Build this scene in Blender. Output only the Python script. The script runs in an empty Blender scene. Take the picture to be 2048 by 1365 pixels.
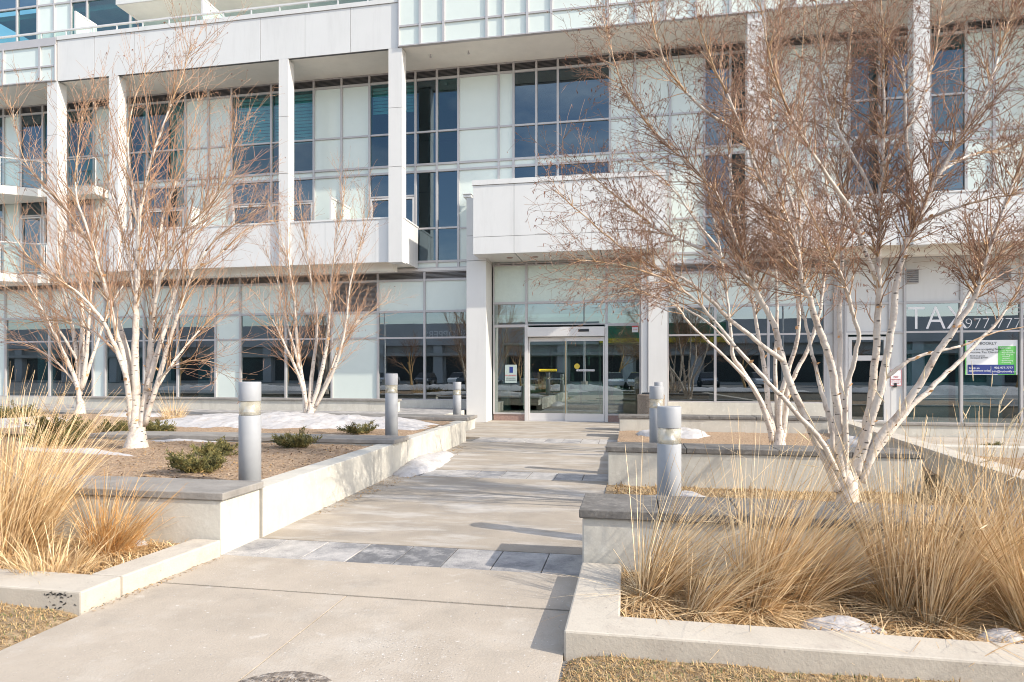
import bpy, math, random
import numpy as np
from mathutils import Vector, noise, Matrix

S = bpy.context.scene
COL = S.collection
R = math.radians
rnd = random.Random(7)

# ------------------------------------------------------------------ camera
YAW = R(10.52)
FPX = 1271.0           # focal length in pixels of a 2048 px wide frame
HOR = 745.0            # pixel row of the horizon
EYE = 1.5
cam = bpy.data.cameras.new("camera")
cam.sensor_width = 36.0
cam.lens = 36.0 * FPX / 2048
cam.shift_y = (HOR - 682.5) / 2048
cam.clip_end = 600
camo = bpy.data.objects.new("camera", cam)
camo.location = (0, 0, EYE)
camo.rotation_euler = (R(90), 0, YAW)
COL.objects.link(camo)
S.camera = camo

# ------------------------------------------------------------------ sky + sun
SUN_EL, = (R(33.0),)
LD = Vector((-0.959, 0.284, 0)).normalized()      # direction the light travels over the ground
w = bpy.data.worlds.new("World"); S.world = w; w.use_nodes = True
nt = w.node_tree; nt.nodes.clear()
wo = nt.nodes.new("ShaderNodeOutputWorld"); bg = nt.nodes.new("ShaderNodeBackground")
sky = nt.nodes.new("ShaderNodeTexSky"); sky.sky_type = 'NISHITA'; sky.sun_disc = False
sky.sun_elevation = SUN_EL
sdir = -LD
sky.sun_rotation = math.atan2(sdir.x, sdir.y)
sky.air_density = 1.0; sky.dust_density = 1.4; sky.ozone_density = 1.2
tc = nt.nodes.new("ShaderNodeTexCoord"); mp = nt.nodes.new("ShaderNodeMapping")
mp.inputs['Scale'].default_value = (1.0, 1.0, 3.2)
nz = nt.nodes.new("ShaderNodeTexNoise"); nz.inputs['Scale'].default_value = 2.6; nz.inputs['Detail'].default_value = 6
nz.inputs['Roughness'].default_value = .62
rp = nt.nodes.new("ShaderNodeValToRGB"); rp.color_ramp.elements[0].position = .44; rp.color_ramp.elements[1].position = .72
rp.color_ramp.elements[1].color = (.62, .62, .62, 1)
mx = nt.nodes.new("ShaderNodeMixRGB"); mx.inputs['Color2'].default_value = (7.4, 7.4, 7.5, 1)
nt.links.new(tc.outputs['Generated'], mp.inputs['Vector']); nt.links.new(mp.outputs[0], nz.inputs['Vector'])
nt.links.new(nz.outputs['Fac'], rp.inputs[0]); nt.links.new(rp.outputs[0], mx.inputs['Fac'])
nt.links.new(sky.outputs[0], mx.inputs['Color1']); nt.links.new(mx.outputs[0], bg.inputs[0])
bg.inputs[1].default_value = 0.15
nt.links.new(bg.outputs[0], wo.inputs[0])
sl = bpy.data.lights.new("sun", 'SUN'); sl.energy = 2.75; sl.angle = R(0.53); sl.color = (1.0, .92, .80)
so = bpy.data.objects.new("sun", sl); COL.objects.link(so)
so.rotation_euler = Vector((LD.x*math.cos(SUN_EL), LD.y*math.cos(SUN_EL), -math.sin(SUN_EL))).to_track_quat('-Z', 'Y').to_euler()
S.view_settings.view_transform = 'Standard'; S.view_settings.look = 'None'
S.view_settings.exposure = 0.98; S.view_settings.gamma = 1
S.cycles.filter_width = 1.0; S.cycles.max_bounces = 8; S.cycles.transparent_max_bounces = 12

# ------------------------------------------------------------------ survey: photo measurements to places on known planes
CS, SN = math.cos(YAW), math.sin(YAW)
def ray(px, py):
    u = (px - 1024) / FPX; v = (HOR - py) / FPX
    return u*CS - SN, u*SN + CS, v
def onY(px, py, Y):
    a, b, c = ray(px, py); t = Y / b
    return a*t, EYE + c*t
def FX(px, Y): return onY(px, HOR, Y)[0]
def onZ(px, py, z):
    a, b, c = ray(px, py); t = (z - EYE) / c
    return Vector((a*t, b*t, z))
def onT(px, py, t):
    a, b, c = ray(px, py)
    return Vector((a*t, b*t, EYE + c*t))

# ------------------------------------------------------------------ materials
def mat(name, col, rough=.6, metal=0, spec=.5, var=0, vs=3, bump=0, bs=40, coat=0, ramp=None, detail=5, stretch=None):
    m = bpy.data.materials.new(name); m.use_nodes = True
    n = m.node_tree; p = n.nodes['Principled BSDF']
    p.inputs['Base Color'].default_value = (*col, 1); p.inputs['Roughness'].default_value = rough
    p.inputs['Metallic'].default_value = metal; p.inputs['Specular IOR Level'].default_value = spec
    p.inputs['Coat Weight'].default_value = coat
    if var or bump or ramp:
        t = n.nodes.new("ShaderNodeTexCoord"); g = n.nodes.new("ShaderNodeMapping")
        n.links.new(t.outputs['Object'], g.inputs[0])
        if stretch: g.inputs['Scale'].default_value = stretch
    if var or ramp:
        z = n.nodes.new("ShaderNodeTexNoise"); z.inputs['Scale'].default_value = vs; z.inputs['Detail'].default_value = detail
        z.inputs['Roughness'].default_value = .65
        n.links.new(g.outputs[0], z.inputs['Vector'])
        c = n.nodes.new("ShaderNodeValToRGB")
        if ramp:
            c.color_ramp.elements[0].position = ramp[0][0]; c.color_ramp.elements[0].color = (*ramp[0][1], 1)
            c.color_ramp.elements[1].position = ramp[-1][0]; c.color_ramp.elements[1].color = (*ramp[-1][1], 1)
            for q in ramp[1:-1]:
                e = c.color_ramp.elements.new(q[0]); e.color = (*q[1], 1)
        else:
            c.color_ramp.elements[0].position = .3; c.color_ramp.elements[0].color = (*[v*(1-var) for v in col], 1)
            c.color_ramp.elements[1].position = .7; c.color_ramp.elements[1].color = (*[min(1, v*(1+var)) for v in col], 1)
        n.links.new(z.outputs['Fac'], c.inputs[0]); n.links.new(c.outputs[0], p.inputs['Base Color'])
    if bump:
        z2 = n.nodes.new("ShaderNodeTexNoise"); z2.inputs['Scale'].default_value = bs; z2.inputs['Detail'].default_value = 6
        n.links.new(t.outputs['Object'], z2.inputs['Vector'])
        b = n.nodes.new("ShaderNodeBump"); b.inputs['Strength'].default_value = bump; b.inputs['Distance'].default_value = .02
        n.links.new(z2.outputs['Fac'], b.inputs['Height']); n.links.new(b.outputs[0], p.inputs['Normal'])
    return m

def layer(m, fac_scale, col, lo, hi, stretch=(1, 1, 1), detail=6, strength=1.0, kind='noise'):
    """adds a patch layer of another colour on top of a material's base colour"""
    n = m.node_tree; p = n.nodes['Principled BSDF']
    t = n.nodes.new("ShaderNodeTexCoord"); g = n.nodes.new("ShaderNodeMapping"); g.inputs['Scale'].default_value = stretch
    n.links.new(t.outputs['Object'], g.inputs[0])
    if kind == 'noise':
        z = n.nodes.new("ShaderNodeTexNoise"); z.inputs['Detail'].default_value = detail; z.inputs['Roughness'].default_value = .7
        out = z.outputs['Fac']
    else:
        z = n.nodes.new("ShaderNodeTexVoronoi"); out = z.outputs['Distance']
    z.inputs['Scale'].default_value = fac_scale
    n.links.new(g.outputs[0], z.inputs['Vector'])
    c = n.nodes.new("ShaderNodeValToRGB")
    c.color_ramp.elements[0].position = lo; c.color_ramp.elements[1].position = hi
    if kind == 'noise':
        c.color_ramp.elements[0].color = (0, 0, 0, 1); c.color_ramp.elements[1].color = (strength,)*3 + (1,)
    else:
        c.color_ramp.elements[0].color = (strength,)*3 + (1,); c.color_ramp.elements[1].color = (0, 0, 0, 1)
    n.links.new(out, c.inputs[0])
    x = n.nodes.new("ShaderNodeMixRGB"); x.inputs['Color2'].default_value = (*col, 1)
    n.links.new(c.outputs[0], x.inputs['Fac'])
    src = p.inputs['Base Color']
    if src.is_linked: n.links.new(src.links[0].from_socket, x.inputs['Color1'])
    else: x.inputs['Color1'].default_value = src.default_value
    n.links.new(x.outputs[0], src)
    return m

def glass(name, tint, refl, wav=.12, col=(.78, .92, .93)):
    m = bpy.data.materials.new(name); m.use_nodes = True; n = m.node_tree; n.nodes.clear()
    o = n.nodes.new("ShaderNodeOutputMaterial"); mixs = n.nodes.new("ShaderNodeMixShader")
    tr = n.nodes.new("ShaderNodeBsdfTransparent"); tr.inputs[0].default_value = (*tint, 1)
    gl = n.nodes.new("ShaderNodeBsdfGlossy"); gl.inputs['Roughness'].default_value = .0; gl.inputs[0].default_value = (*col, 1)
    fr = n.nodes.new("ShaderNodeFresnel"); fr.inputs[0].default_value = 1.5
    ma = n.nodes.new("ShaderNodeMath"); ma.operation = 'MULTIPLY_ADD'; ma.inputs[1].default_value = 1 - refl; ma.inputs[2].default_value = refl
    ge = n.nodes.new("ShaderNodeNewGeometry"); iv = n.nodes.new("ShaderNodeMath"); iv.operation = 'SUBTRACT'; iv.inputs[0].default_value = 1.0
    mu = n.nodes.new("ShaderNodeMath"); mu.operation = 'MULTIPLY'; mu.use_clamp = True
    n.links.new(ge.outputs['Backfacing'], iv.inputs[1]); n.links.new(ma.outputs[0], mu.inputs[0]); n.links.new(iv.outputs[0], mu.inputs[1])
    n.links.new(fr.outputs[0], ma.inputs[0]); n.links.new(mu.outputs[0], mixs.inputs[0])
    n.links.new(tr.outputs[0], mixs.inputs[1]); n.links.new(gl.outputs[0], mixs.inputs[2]); n.links.new(mixs.outputs[0], o.inputs[0])
    t = n.nodes.new("ShaderNodeTexCoord"); z = n.nodes.new("ShaderNodeTexNoise"); z.inputs['Scale'].default_value = .9; z.inputs['Detail'].default_value = 1
    n.links.new(t.outputs['Object'], z.inputs['Vector'])
    b = n.nodes.new("ShaderNodeBump"); b.inputs['Strength'].default_value = wav; b.inputs['Distance'].default_value = .05
    n.links.new(z.outputs['Fac'], b.inputs['Height']); n.links.new(b.outputs[0], gl.inputs['Normal'])
    return m

M = {}
M['panel'] = mat('white_aluminium_panel', (.655, .65, .63), .42, var=.03, vs=.6, bump=.015, bs=3)
M['panel2'] = mat('column_panel', (.655, .645, .62), .42, var=.03, vs=.8, bump=.015, bs=3)
layer(M['panel'], 1.8, (.44, .43, .41), .50, .80, (1.6, 1.6, .22), 8, .35); layer(M['panel2'], 2.0, (.50, .485, .47), .50, .85, (1.5, 1.5, .2), 8, .35)
M['joint'] = mat('panel_joint', (.12, .12, .125), .8)
M['frame'] = mat('grey_aluminium', (.47, .45, .445), .38, metal=.15, var=.04, vs=2)
M['frame2'] = mat('pale_aluminium', (.64, .62, .60), .35, metal=.1, var=.03, vs=2)
M['mint'] = mat('mint_spandrel_glass', (.66, .72, .67), .28, var=.04, vs=.7, coat=.25)
M['mint2'] = mat('mint_spandrel_glass_wet', (.58, .66, .59), .25, var=.05, vs=3, coat=.5, bump=.25, bs=14)
M['louvre'] = mat('louvre_metal', (.36, .34, .33), .5, var=.1, vs=2)
M['soffit'] = mat('painted_concrete_soffit', (.78, .75, .68), .85, var=.06, vs=1.3, bump=.1, bs=8)
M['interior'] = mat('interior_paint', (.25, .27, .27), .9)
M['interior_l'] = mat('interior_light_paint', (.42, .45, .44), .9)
M['glass'] = glass('window_glass', (.46, .62, .64), .27, .012, col=(.80, .88, .92))
M['glass_up'] = glass('upper_window_glass', (.24, .34, .38), .15, .06, col=(.58, .74, .84))
M['glass_teal'] = glass('teal_window_glass', (.50, .74, .74), .10, .05, col=(.58, .74, .84))
M['glass_door'] = glass('door_glass', (.62, .76, .70), .30, .008, col=(.80, .90, .90))
M['glass_rail'] = glass('railing_glass', (.80, .88, .86), .03, .02)
M['frost'] = mat('frosted_glass', (.62, .70, .67), .35, coat=.3)
M['blind'] = mat('roller_blind', (.55, .62, .62), .8)
M['curtain'] = mat('white_curtain', (.60, .62, .62), .9)
M['granite'] = mat('red_granite', (.30, .20, .17), .5, var=.35, vs=60, bump=.05)
M['aggregate'] = mat('exposed_aggregate', (.26, .21, .17), .85, ramp=[(.3, (.09, .07, .055)), (.5, (.28, .22, .17)), (.7, (.52, .46, .38))], vs=70, bump=.8, bs=90)
M['concrete'] = mat('path_concrete', (.42, .36, .29), .9, var=.12, vs=1.6, bump=.2, bs=70)
layer(M['concrete'], 1.1, (.54, .495, .43), .50, .72, (1, 1, 1), 10, .75)
layer(M['concrete'], 6, (.60, .56, .50), .60, .70, (1, 1, 1), 10, .6)
layer(M['concrete'], 26, (.72, .69, .64), .66, .72, (1, 1, 1), 3, .8)
layer(M['concrete'], 1.7, (.24, .215, .185), .54, .78, (1, 1, 1), 10, .6)
layer(M['concrete'], 60, (.20, .18, .16), .66, .72, (1, 1, 1), 3, .6)
M['wall'] = mat('painted_wall_concrete', (.56, .53, .46), .85, var=.06, vs=2, bump=.14, bs=30)
layer(M['wall'], 3.4, (.34, .31, .26), .52, .76, (1.2, 1.2, .30), 9, .6)
layer(M['wall'], 1.2, (.42, .40, .36), .45, .70, (1, 1, 1), 9, .5)
layer(M['wall'], 9, (.72, .70, .64), .55, .75, (1, 1, 1), 4, .5)
M['concrete2'] = mat('grey_path_concrete', (.36, .31, .25), .9, var=.16, vs=1.4, bump=.2, bs=70)  # darker grey than the near bays, patches stretched across the walk
layer(M['concrete2'], 1.5, (.55, .52, .48), .48, .66, (.5, 1.8, 1), 11, .8)
layer(M['concrete2'], 2.0, (.22, .205, .19), .52, .74, (.6, 1.5, 1), 9, .6)
M['curb'] = mat('curb_concrete', (.50, .45, .375), .88, var=.1, vs=3, bump=.12, bs=60)
layer(M['curb'], 5, (.36, .31, .26), .52, .70, (1, 1, 1), 9, .6)
layer(M['curb'], 17, (.24, .20, .17), .64, .70, (1, 1, 1), 7, .7)
layer(M['curb'], 40, (.25, .22, .2), .66, .72, (1, 1, 1), 3, .6)
M['cap'] = mat('grey_stone_cap', (.27, .25, .225), .75, var=.2, vs=4, bump=.25, bs=35)
M['capd'] = mat('dark_stone_cap', (.15, .14, .128), .75, var=.35, vs=5, bump=.35, bs=25)
layer(M['capd'], 9, (.32, .30, .27), .52, .72, (1, 2, 1), 8, .8)
layer(M['cap'], 12, (.36, .35, .33), .55, .75, (1, 1, 1), 6, .5)
M['capedge'] = mat('split_stone_edge', (.16, .165, .17), .8, var=.3, vs=9, bump=1.0, bs=25)
M['paver'] = mat('grey_paver', (.23, .225, .225), .8, var=.12, vs=7, bump=.35, bs=60)
layer(M['paver'], 3.0, (.52, .49, .46), .38, .62, (1, 1, 1), 10, .85)
layer(M['paver'], 45, (.62, .61, .6), .64, .7, (1, 1, 1), 3, .6)
M['mulch'] = mat('brown_mulch', (.25, .18, .12), .95, ramp=[(.3, (.19, .115, .065)), (.5, (.38, .26, .165)), (.7, (.54, .41, .28))], vs=34, bump=1.0, bs=60, detail=9)
M['soilgrass'] = mat('dry_soil', (.30, .22, .13), .95, ramp=[(.3, (.14, .09, .05)), (.55, (.33, .24, .14)), (.75, (.46, .36, .23))], vs=22, bump=1.0, bs=50, detail=9)
M['chips'] = mat('wood_chip', (.33, .24, .16), .9, var=.4, vs=9)
M['asphalt'] = mat('asphalt', (.19, .185, .18), .9, var=.3, vs=.4, bump=.3)
M['snow'] = mat('snow', (.52, .50, .49), .6, var=.08, vs=6, bump=1.0, bs=11)
layer(M['snow'], 7, (.30, .25, .20), .50, .74, (1, 1, 1), 9, .7)
M['snow'].node_tree.nodes['Principled BSDF'].inputs['Subsurface Weight'].default_value = 0
M['bollard'] = mat('grey_powder_coat', (.335, .345, .36), .62, metal=.0, var=.06, vs=5)
layer(M['bollard'], 9, (.42, .43, .44), .6, .8, (1, 1, .2), 6, .35)
M['lens'] = mat('yellowed_lens', (.62, .57, .44), .25, coat=.5)
_n = M['lens'].node_tree; _p = _n.nodes['Principled BSDF']; _p.inputs['Alpha'].default_value = .45
M['reflector'] = mat('polished_cone', (.86, .86, .84), .25, metal=.6)
M['bark'] = mat('white_birch_bark', (.70, .62, .53), .75, ramp=[(.32, (.38, .30, .24)), (.46, (.60, .525, .45)), (.70, (.70, .64, .56))], vs=7, bump=.5, bs=30, stretch=(1, 1, .7))
layer(M['bark'], 11, (.05, .038, .03), .13, .23, (.8, .8, 2.4), kind='voronoi', strength=.95)
layer(M['bark'], 7, (.30, .20, .14), .66, .72, (1, 1, 1.6), 8, .8)
M['branch'] = mat('tan_branch_bark', (.46, .29, .16), .7, var=.25, vs=8)
layer(M['branch'], 9, (.70, .58, .46), .5, .62, (1, 1, 1), 5, .8)
M['twig'] = mat('red_brown_twig', (.25, .145, .09), .7, var=.3, vs=5)
M['twig_l'] = mat('orange_brown_twig', (.37, .22, .135), .7, var=.3, vs=5)
M['catkin'] = mat('brown_catkin', (.17, .075, .045), .85, var=.4, vs=6)
M['peel'] = mat('peeling_bark', (.62, .36, .17), .8, var=.3, vs=14)
M['straw'] = mat('straw_blade', (.60, .40, .19), .75, ramp=[(.25, (.46, .29, .13)), (.5, (.66, .47, .25)), (.75, (.78, .60, .37))], vs=9, detail=3)
M['straw_l'] = mat('pale_straw_blade', (.82, .63, .38), .75, var=.15, vs=14)
M['straw_o'] = mat('orange_straw_blade', (.56, .30, .10), .8, var=.2, vs=11)
M['straw_d'] = mat('brown_straw', (.33, .21, .10), .8, ramp=[(.3, (.30, .165, .065)), (.7, (.58, .37, .16))], vs=11)
M['seed'] = mat('pale_seed_head', (.62, .50, .32), .9, var=.2, vs=20)
M['lawn'] = mat('lawn_straw', (.48, .32, .16), .85, ramp=[(.25, (.28, .17, .07)), (.5, (.50, .34, .16)), (.75, (.64, .48, .27))], vs=16)
M['lawn_g'] = mat('lawn_green', (.14, .16, .05), .8, var=.3, vs=12)
M['juniper'] = mat('juniper_green', (.085, .105, .035), .8, ramp=[(.35, (.03, .035, .012)), (.52, (.12, .11, .03)), (.72, (.38, .29, .10))], vs=14)  # olive needle tones, with shadow and highlight contrast painted into the ramp
M['iron'] = mat('rusty_cast_iron', (.13, .10, .08), .85, ramp=[(.3, (.07, .06, .05)), (.5, (.22, .18, .145)), (.7, (.50, .45, .39))], vs=30, bump=.8)
M['black'] = mat('black_plastic', (.02, .02, .022), .4)
M['white'] = mat('white_print', (.78, .78, .78), .6)
M['red'] = mat('red_print', (.62, .10, .10), .6)
M['green'] = mat('green_print', (.12, .48, .10), .6)
M['blue'] = mat('blue_print', (.015, .035, .20), .6)
M['yellow'] = mat('yellow_print', (.80, .62, .02), .6)
M['navy'] = mat('dark_print', (.06, .07, .08), .6)
M['tyre'] = mat('tyre', (.02, .02, .02), .8)
M['carwhite'] = mat('white_car_paint', (.72, .72, .72), .25, coat=1)
M['carsilver'] = mat('silver_car_paint', (.45, .46, .48), .25, metal=.5, coat=1)
M['cardark'] = mat('dark_car_paint', (.03, .035, .045), .25, coat=1)
M['plaza'] = mat('plaza_cladding', (.40, .39, .37), .8, var=.1, vs=.5)
M['plazatop'] = mat('plaza_fascia', (.45, .45, .45), .8, var=.1, vs=.3)
M['plazagreen'] = mat('plaza_green_fascia', (.05, .22, .13), .6)
M['paint'] = mat('black_spray_paint', (.03, .03, .03), .8)

# ------------------------------------------------------------------ mesh helpers
class MB:
    def __init__(s): s.v = []; s.f = []; s.m = []; s.mi = 0; s.smooth = False
    def mat(s, i): s.mi = i; return s
    def face(s, pts):
        b = len(s.v); s.v += [tuple(p) for p in pts]; s.f.append(tuple(range(b, b+len(pts)))); s.m.append(s.mi); return s
    def box(s, x0, y0, z0, x1, y1, z1):
        if x0 > x1: x0, x1 = x1, x0
        if y0 > y1: y0, y1 = y1, y0
        if z0 > z1: z0, z1 = z1, z0
        b = len(s.v)
        s.v += [(x0,y0,z0),(x1,y0,z0),(x1,y1,z0),(x0,y1,z0),(x0,y0,z1),(x1,y0,z1),(x1,y1,z1),(x0,y1,z1)]
        for q in ((0,3,2,1),(4,5,6,7),(0,1,5,4),(1,2,6,5),(2,3,7,6),(3,0,4,7)):
            s.f.append(tuple(b+i for i in q)); s.m.append(s.mi)
        return s
    def prism(s, pts, z0, z1):
        """vertical prism over an xy polygon (counter-clockwise)"""
        b = len(s.v); n = len(pts)
        s.v += [(x, y, z0) for x, y in pts] + [(x, y, z1) for x, y in pts]
        s.f.append(tuple(b+n-1-i for i in range(n))); s.m.append(s.mi)
        s.f.append(tuple(b+n+i for i in range(n))); s.m.append(s.mi)
        for i in range(n):
            j = (i+1) % n; s.f.append((b+i, b+j, b+n+j, b+n+i)); s.m.append(s.mi)
        return s
    def lathe(s, prof, n=24, cx=0, cy=0):
        b = len(s.v)
        for r, z in prof:
            for k in range(n):
                a = 2*math.pi*k/n; s.v.append((cx+r*math.cos(a), cy+r*math.sin(a), z))
        for i in range(len(prof)-1):
            for k in range(n):
                l = (k+1) % n
                s.f.append((b+i*n+k, b+i*n+l, b+(i+1)*n+l, b+(i+1)*n+k)); s.m.append(s.mi)
        s.f.append(tuple(b+n-1-k for k in range(n))); s.m.append(s.mi)
        q = b+(len(prof)-1)*n; s.f.append(tuple(q+k for k in range(n))); s.m.append(s.mi)
        return s
    def tube(s, pts, rad, n=6):
        b = len(s.v); m = len(pts)
        up = None
        for i, p in enumerate(pts):
            t = (pts[min(i+1, m-1)] - pts[max(i-1, 0)])
            if t.length < 1e-9: t = Vector((0, 0, 1))
            t.normalize()
            if up is None:
                up = Vector((1, 0, 0)) if abs(t.x) < .8 else Vector((0, 1, 0))
            a = (up - t*up.dot(t))
            if a.length < 1e-4: a = t.orthogonal()
            a.normalize(); up = a; c = t.cross(a)
            r = rad[i]
            for k in range(n):
                q = 2*math.pi*k/n; d = a*(math.cos(q)*r) + c*(math.sin(q)*r)
                s.v.append((p.x+d.x, p.y+d.y, p.z+d.z))
        for i in range(m-1):
            for k in range(n):
                l = (k+1) % n
                s.f.append((b+i*n+k, b+i*n+l, b+(i+1)*n+l, b+(i+1)*n+k)); s.m.append(s.mi)
        if n > 3:
            s.f.append(tuple(b+n-1-k for k in range(n))); s.m.append(s.mi)
            q = b+(m-1)*n; s.f.append(tuple(q+k for k in range(n))); s.m.append(s.mi)
        return s
    def bar(s, a, b_, w):
        return s.tube([Vector(a), Vector(b_)], [w, w], 6)
    def build(s, name, mats, parent=None, bevel=0, smooth=False):
        off = Vector((0, 0, 0))
        q = parent
        while q is not None: off += q.location; q = q.parent
        me = bpy.data.meshes.new(name)
        V = np.array(s.v, dtype=np.float32).reshape(-1, 3) - np.array(off, dtype=np.float32)
        me.from_pydata(V.tolist(), [], s.f)
        if not isinstance(mats, (list, tuple)): mats = [mats]
        for x in mats: me.materials.append(x)
        if len(mats) > 1: me.polygons.foreach_set('material_index', s.m)
        if smooth: me.polygons.foreach_set('use_smooth', [True]*len(s.f))
        o = bpy.data.objects.new(name, me); COL.objects.link(o); o.parent = parent
        if bevel:
            md = o.modifiers.new('bevel', 'BEVEL'); md.width = bevel; md.segments = 2; md.limit_method = 'ANGLE'
        return o

def tag(o, label=None, cat=None, group=None, kind=None):
    if label: o['label'] = label
    if cat: o['category'] = cat
    if group: o['group'] = group
    if kind: o['kind'] = kind
    return o
def empty(name, loc, label, cat, group=None):
    o = bpy.data.objects.new(name, None); o.location = loc; o.empty_display_size = .2; COL.objects.link(o)
    return tag(o, label, cat, group)
def text(name, body, size, x, z, y, m, parent=None, align='LEFT', off=0, flip=False, sx=1.0, ext=.0015):
    cu = bpy.data.curves.new(name, 'FONT'); cu.body = body; cu.size = size; cu.align_x = align; cu.extrude = ext; cu.offset = off
    cu.resolution_u = 3
    t = bpy.data.objects.new(name, cu); COL.objects.link(t)
    dg = bpy.context.evaluated_depsgraph_get(); me = bpy.data.meshes.new_from_object(t.evaluated_get(dg))
    bpy.data.objects.remove(t)
    rot = Matrix.Rotation(R(180), 4, 'Z') @ Matrix.Rotation(R(90), 4, 'X') if flip else Matrix.Rotation(R(90), 4, 'X')
    offp = Vector((0, 0, 0)); q = parent
    while q is not None: offp += q.location; q = q.parent
    me.transform(Matrix.Translation(Vector((x, y, z)) - offp) @ rot @ Matrix.Diagonal((sx, 1, 1, 1)))
    me.materials.clear(); me.materials.append(m)
    o = bpy.data.objects.new(name, me); COL.objects.link(o); o.parent = parent
    return o
def fbm(x, y, s=1.0, seed=0): return noise.fractal(Vector((x*s, y*s, seed)), 1.0, 2.0, 4)
def inpoly(x, y, P):
    c = False; n = len(P)
    for i in range(n):
        x0, y0 = P[i]; x1, y1 = P[i-1]
        if (y0 > y) != (y1 > y) and x < (x1-x0)*(y-y0)/(y1-y0)+x0: c = not c
    return c

# ------------------------------------------------------------------ ground (structure)
HALF = .0
def quadsheet(name, x0, y0, x1, y1, z, m, kind='structure'):
    o = MB().face([(x0,y0,z),(x1,y0,z),(x1,y1,z),(x0,y1,z)]).build(name, m); tag(o, kind=kind); return o
quadsheet('ground', -160, -160, 160, 200, -.05, M['asphalt'])

XL, XR = -3.30, -.34       # edges of the path
def path_part(name, x0, y0, x1, y1, m=M['concrete'], z=0.0, th=.045):
    mb.box(x0, y0, z-th, x1, y1, z)
# the walk: concrete bays with open joints
mb = MB(); g = .004
def bay(x0, y0, x1, y1, z=0.0): mb.box(x0+g, y0+g, -.045, x1-g, y1-g, z)
XC = -1.87
for y0, y1 in ((-3.0, -.9), (-.9, 1.15), (1.15, 4.0)):
    y1 -= .006
    bay(-3.34, y0, XC, y1, .0); bay(XC, y0, -.345, y1, -.002)
bay(-3.36, 4.0, -.30, 4.70, .002)
pth = mb.build('path', M['concrete']); tag(pth, kind='structure')
mb = MB()
bay(-3.42, 5.24, -.20, 7.0); bay(-3.42, 7.0, -.20, 8.82)
bay(-3.46, 9.44, -.16, 11.4); bay(-3.5, 11.4, -.14, 13.4)
bay(-4.9, 14.3, 1.6, 16.4); bay(-4.9, 16.4, 1.6, 19.42)
pth = mb.build('path', M['concrete2']); tag(pth, kind='structure')
MB().box(-3.5, -3, -.049, -.1, 19.4, -.03).build('path_bedding', M['capedge'])['kind'] = 'structure'
# paver strips
mb = MB()
for (y0, y1) in ((4.70, 5.24), (8.82, 9.44), (13.4, 14.3)):
    x = -3.40; k = 0
    r2 = random.Random(int(y0*10))
    while x < -.2:
        wd = .392; x1 = min(x+wd, -.2)
        ym = y0 + .0
        mb.box(x+.004, y0+.004, -.045, x1-.004, y1-.004, r2.uniform(-.003, .003)); x = x1
M['paver2'] = mat('pale_worn_paver', (.36, .34, .32), .85, var=.12, vs=7, bump=.3, bs=60); layer(M['paver2'], 3.5, (.56, .53, .49), .4, .65, (1, 1, 1), 10, .8)
M['paver3'] = mat('dark_paver', (.15, .15, .155), .8, var=.15, vs=7, bump=.3, bs=60); layer(M['paver3'], 4.5, (.50, .48, .46), .48, .66, (1, 1, 1), 10, .75)
_r = random.Random(4)
for _i in range(0, len(mb.f), 6):
    _k = _r.choice((0, 0, 1, 2))
    for _j in range(6): mb.m[_i+_j] = _k
pv = mb.build('paver_strip', [M['paver'], M['paver2'], M['paver3']], bevel=.004); tag(pv, kind='structure')

# lawn corners (ground under the grass)
def bed(name, P, z, m, amp=.03, step=.14, seed=0, crown=0.0, extra=None, kind='structure'):
    xs = [p[0] for p in P]; ys = [p[1] for p in P]
    x0, x1, y0, y1 = min(xs), max(xs), min(ys), max(ys)
    nx = max(2, int((x1-x0)/step)); ny = max(2, int((y1-y0)/step))
    b = MB()
    def h(x, y):
        ex = min(x-x0, x1-x, y-y0, y1-y); k = min(1, max(0, ex/.5))
        q = z + amp*fbm(x, y, 1.7, seed) + amp*.5*fbm(x, y, 6, seed+3) + crown*k
        if extra: q += extra(x, y)
        return q
    for j in range(ny+1):
        for i in range(nx+1):
            x = x0+(x1-x0)*i/nx; y = y0+(y1-y0)*j/ny; b.v.append((x, y, h(x, y)))
    for j in range(ny):
        for i in range(nx):
            a = j*(nx+1)+i; b.f.append((a, a+1, a+nx+2, a+nx+1)); b.m.append(0)
    o = b.build(name, m, smooth=True); tag(o, kind=kind); return h
def rect(x0, y0, x1, y1): return [(x0, y0), (x1, y0), (x1, y1), (x0, y1)]
hLawnL = bed('lawn_soil', rect(-14, 1.0, -3.345, 3.42), .012, M['soilgrass'], .02, .07, 1, 0, lambda x, y: -.045*max(0, 1-(-3.345-x)/.10))
hLawnR = bed('lawn_soil', rect(-.335, 1.0, 12, 3.40), .016, M['soilgrass'], .02, .07, 2, 0, lambda x, y: -.045*max(0, 1-(x+.335)/.10))
hL1 = bed('planting_bed', rect(-14, 3.62, -3.52, 4.70), .07, M['soilgrass'], .02, .12, 3)
hL2 = bed('planting_bed', rect(-16, 5.2, -3.5, 8.9), .42, M['mulch'], .025, .12, 4, .02)
def moundL(x, y):
    return .16*math.exp(-((x+6.5)/3.2)**2-((y-11.6)/1.6)**2) + .10*math.exp(-((x+12.5)/3)**2-((y-12.4)/1.6)**2)
hL3 = bed('planting_bed', rect(-26, 9.4, -3.62, 13.45), .40, M['mulch'], .03, .18, 5, .02, moundL)
hR1 = bed('planting_bed', rect(-.07, 3.62, 12, 4.64), .07, M['soilgrass'], .02, .12, 6)
hR2 = bed('planting_bed', rect(-.30, 5.2, 3.95, 8.62), .01, M['soilgrass'], .025, .12, 7, .01)
hR2b = bed('planting_bed', rect(3.45, 5.2, 4.6, 14.9), .03, M['soilgrass'], .03, .15, 8, .02)
hR3 = bed('planting_bed', rect(-.24, 9.1, 4.5, 14.85), .16, M['mulch'], .03, .16, 9, .03)
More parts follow.
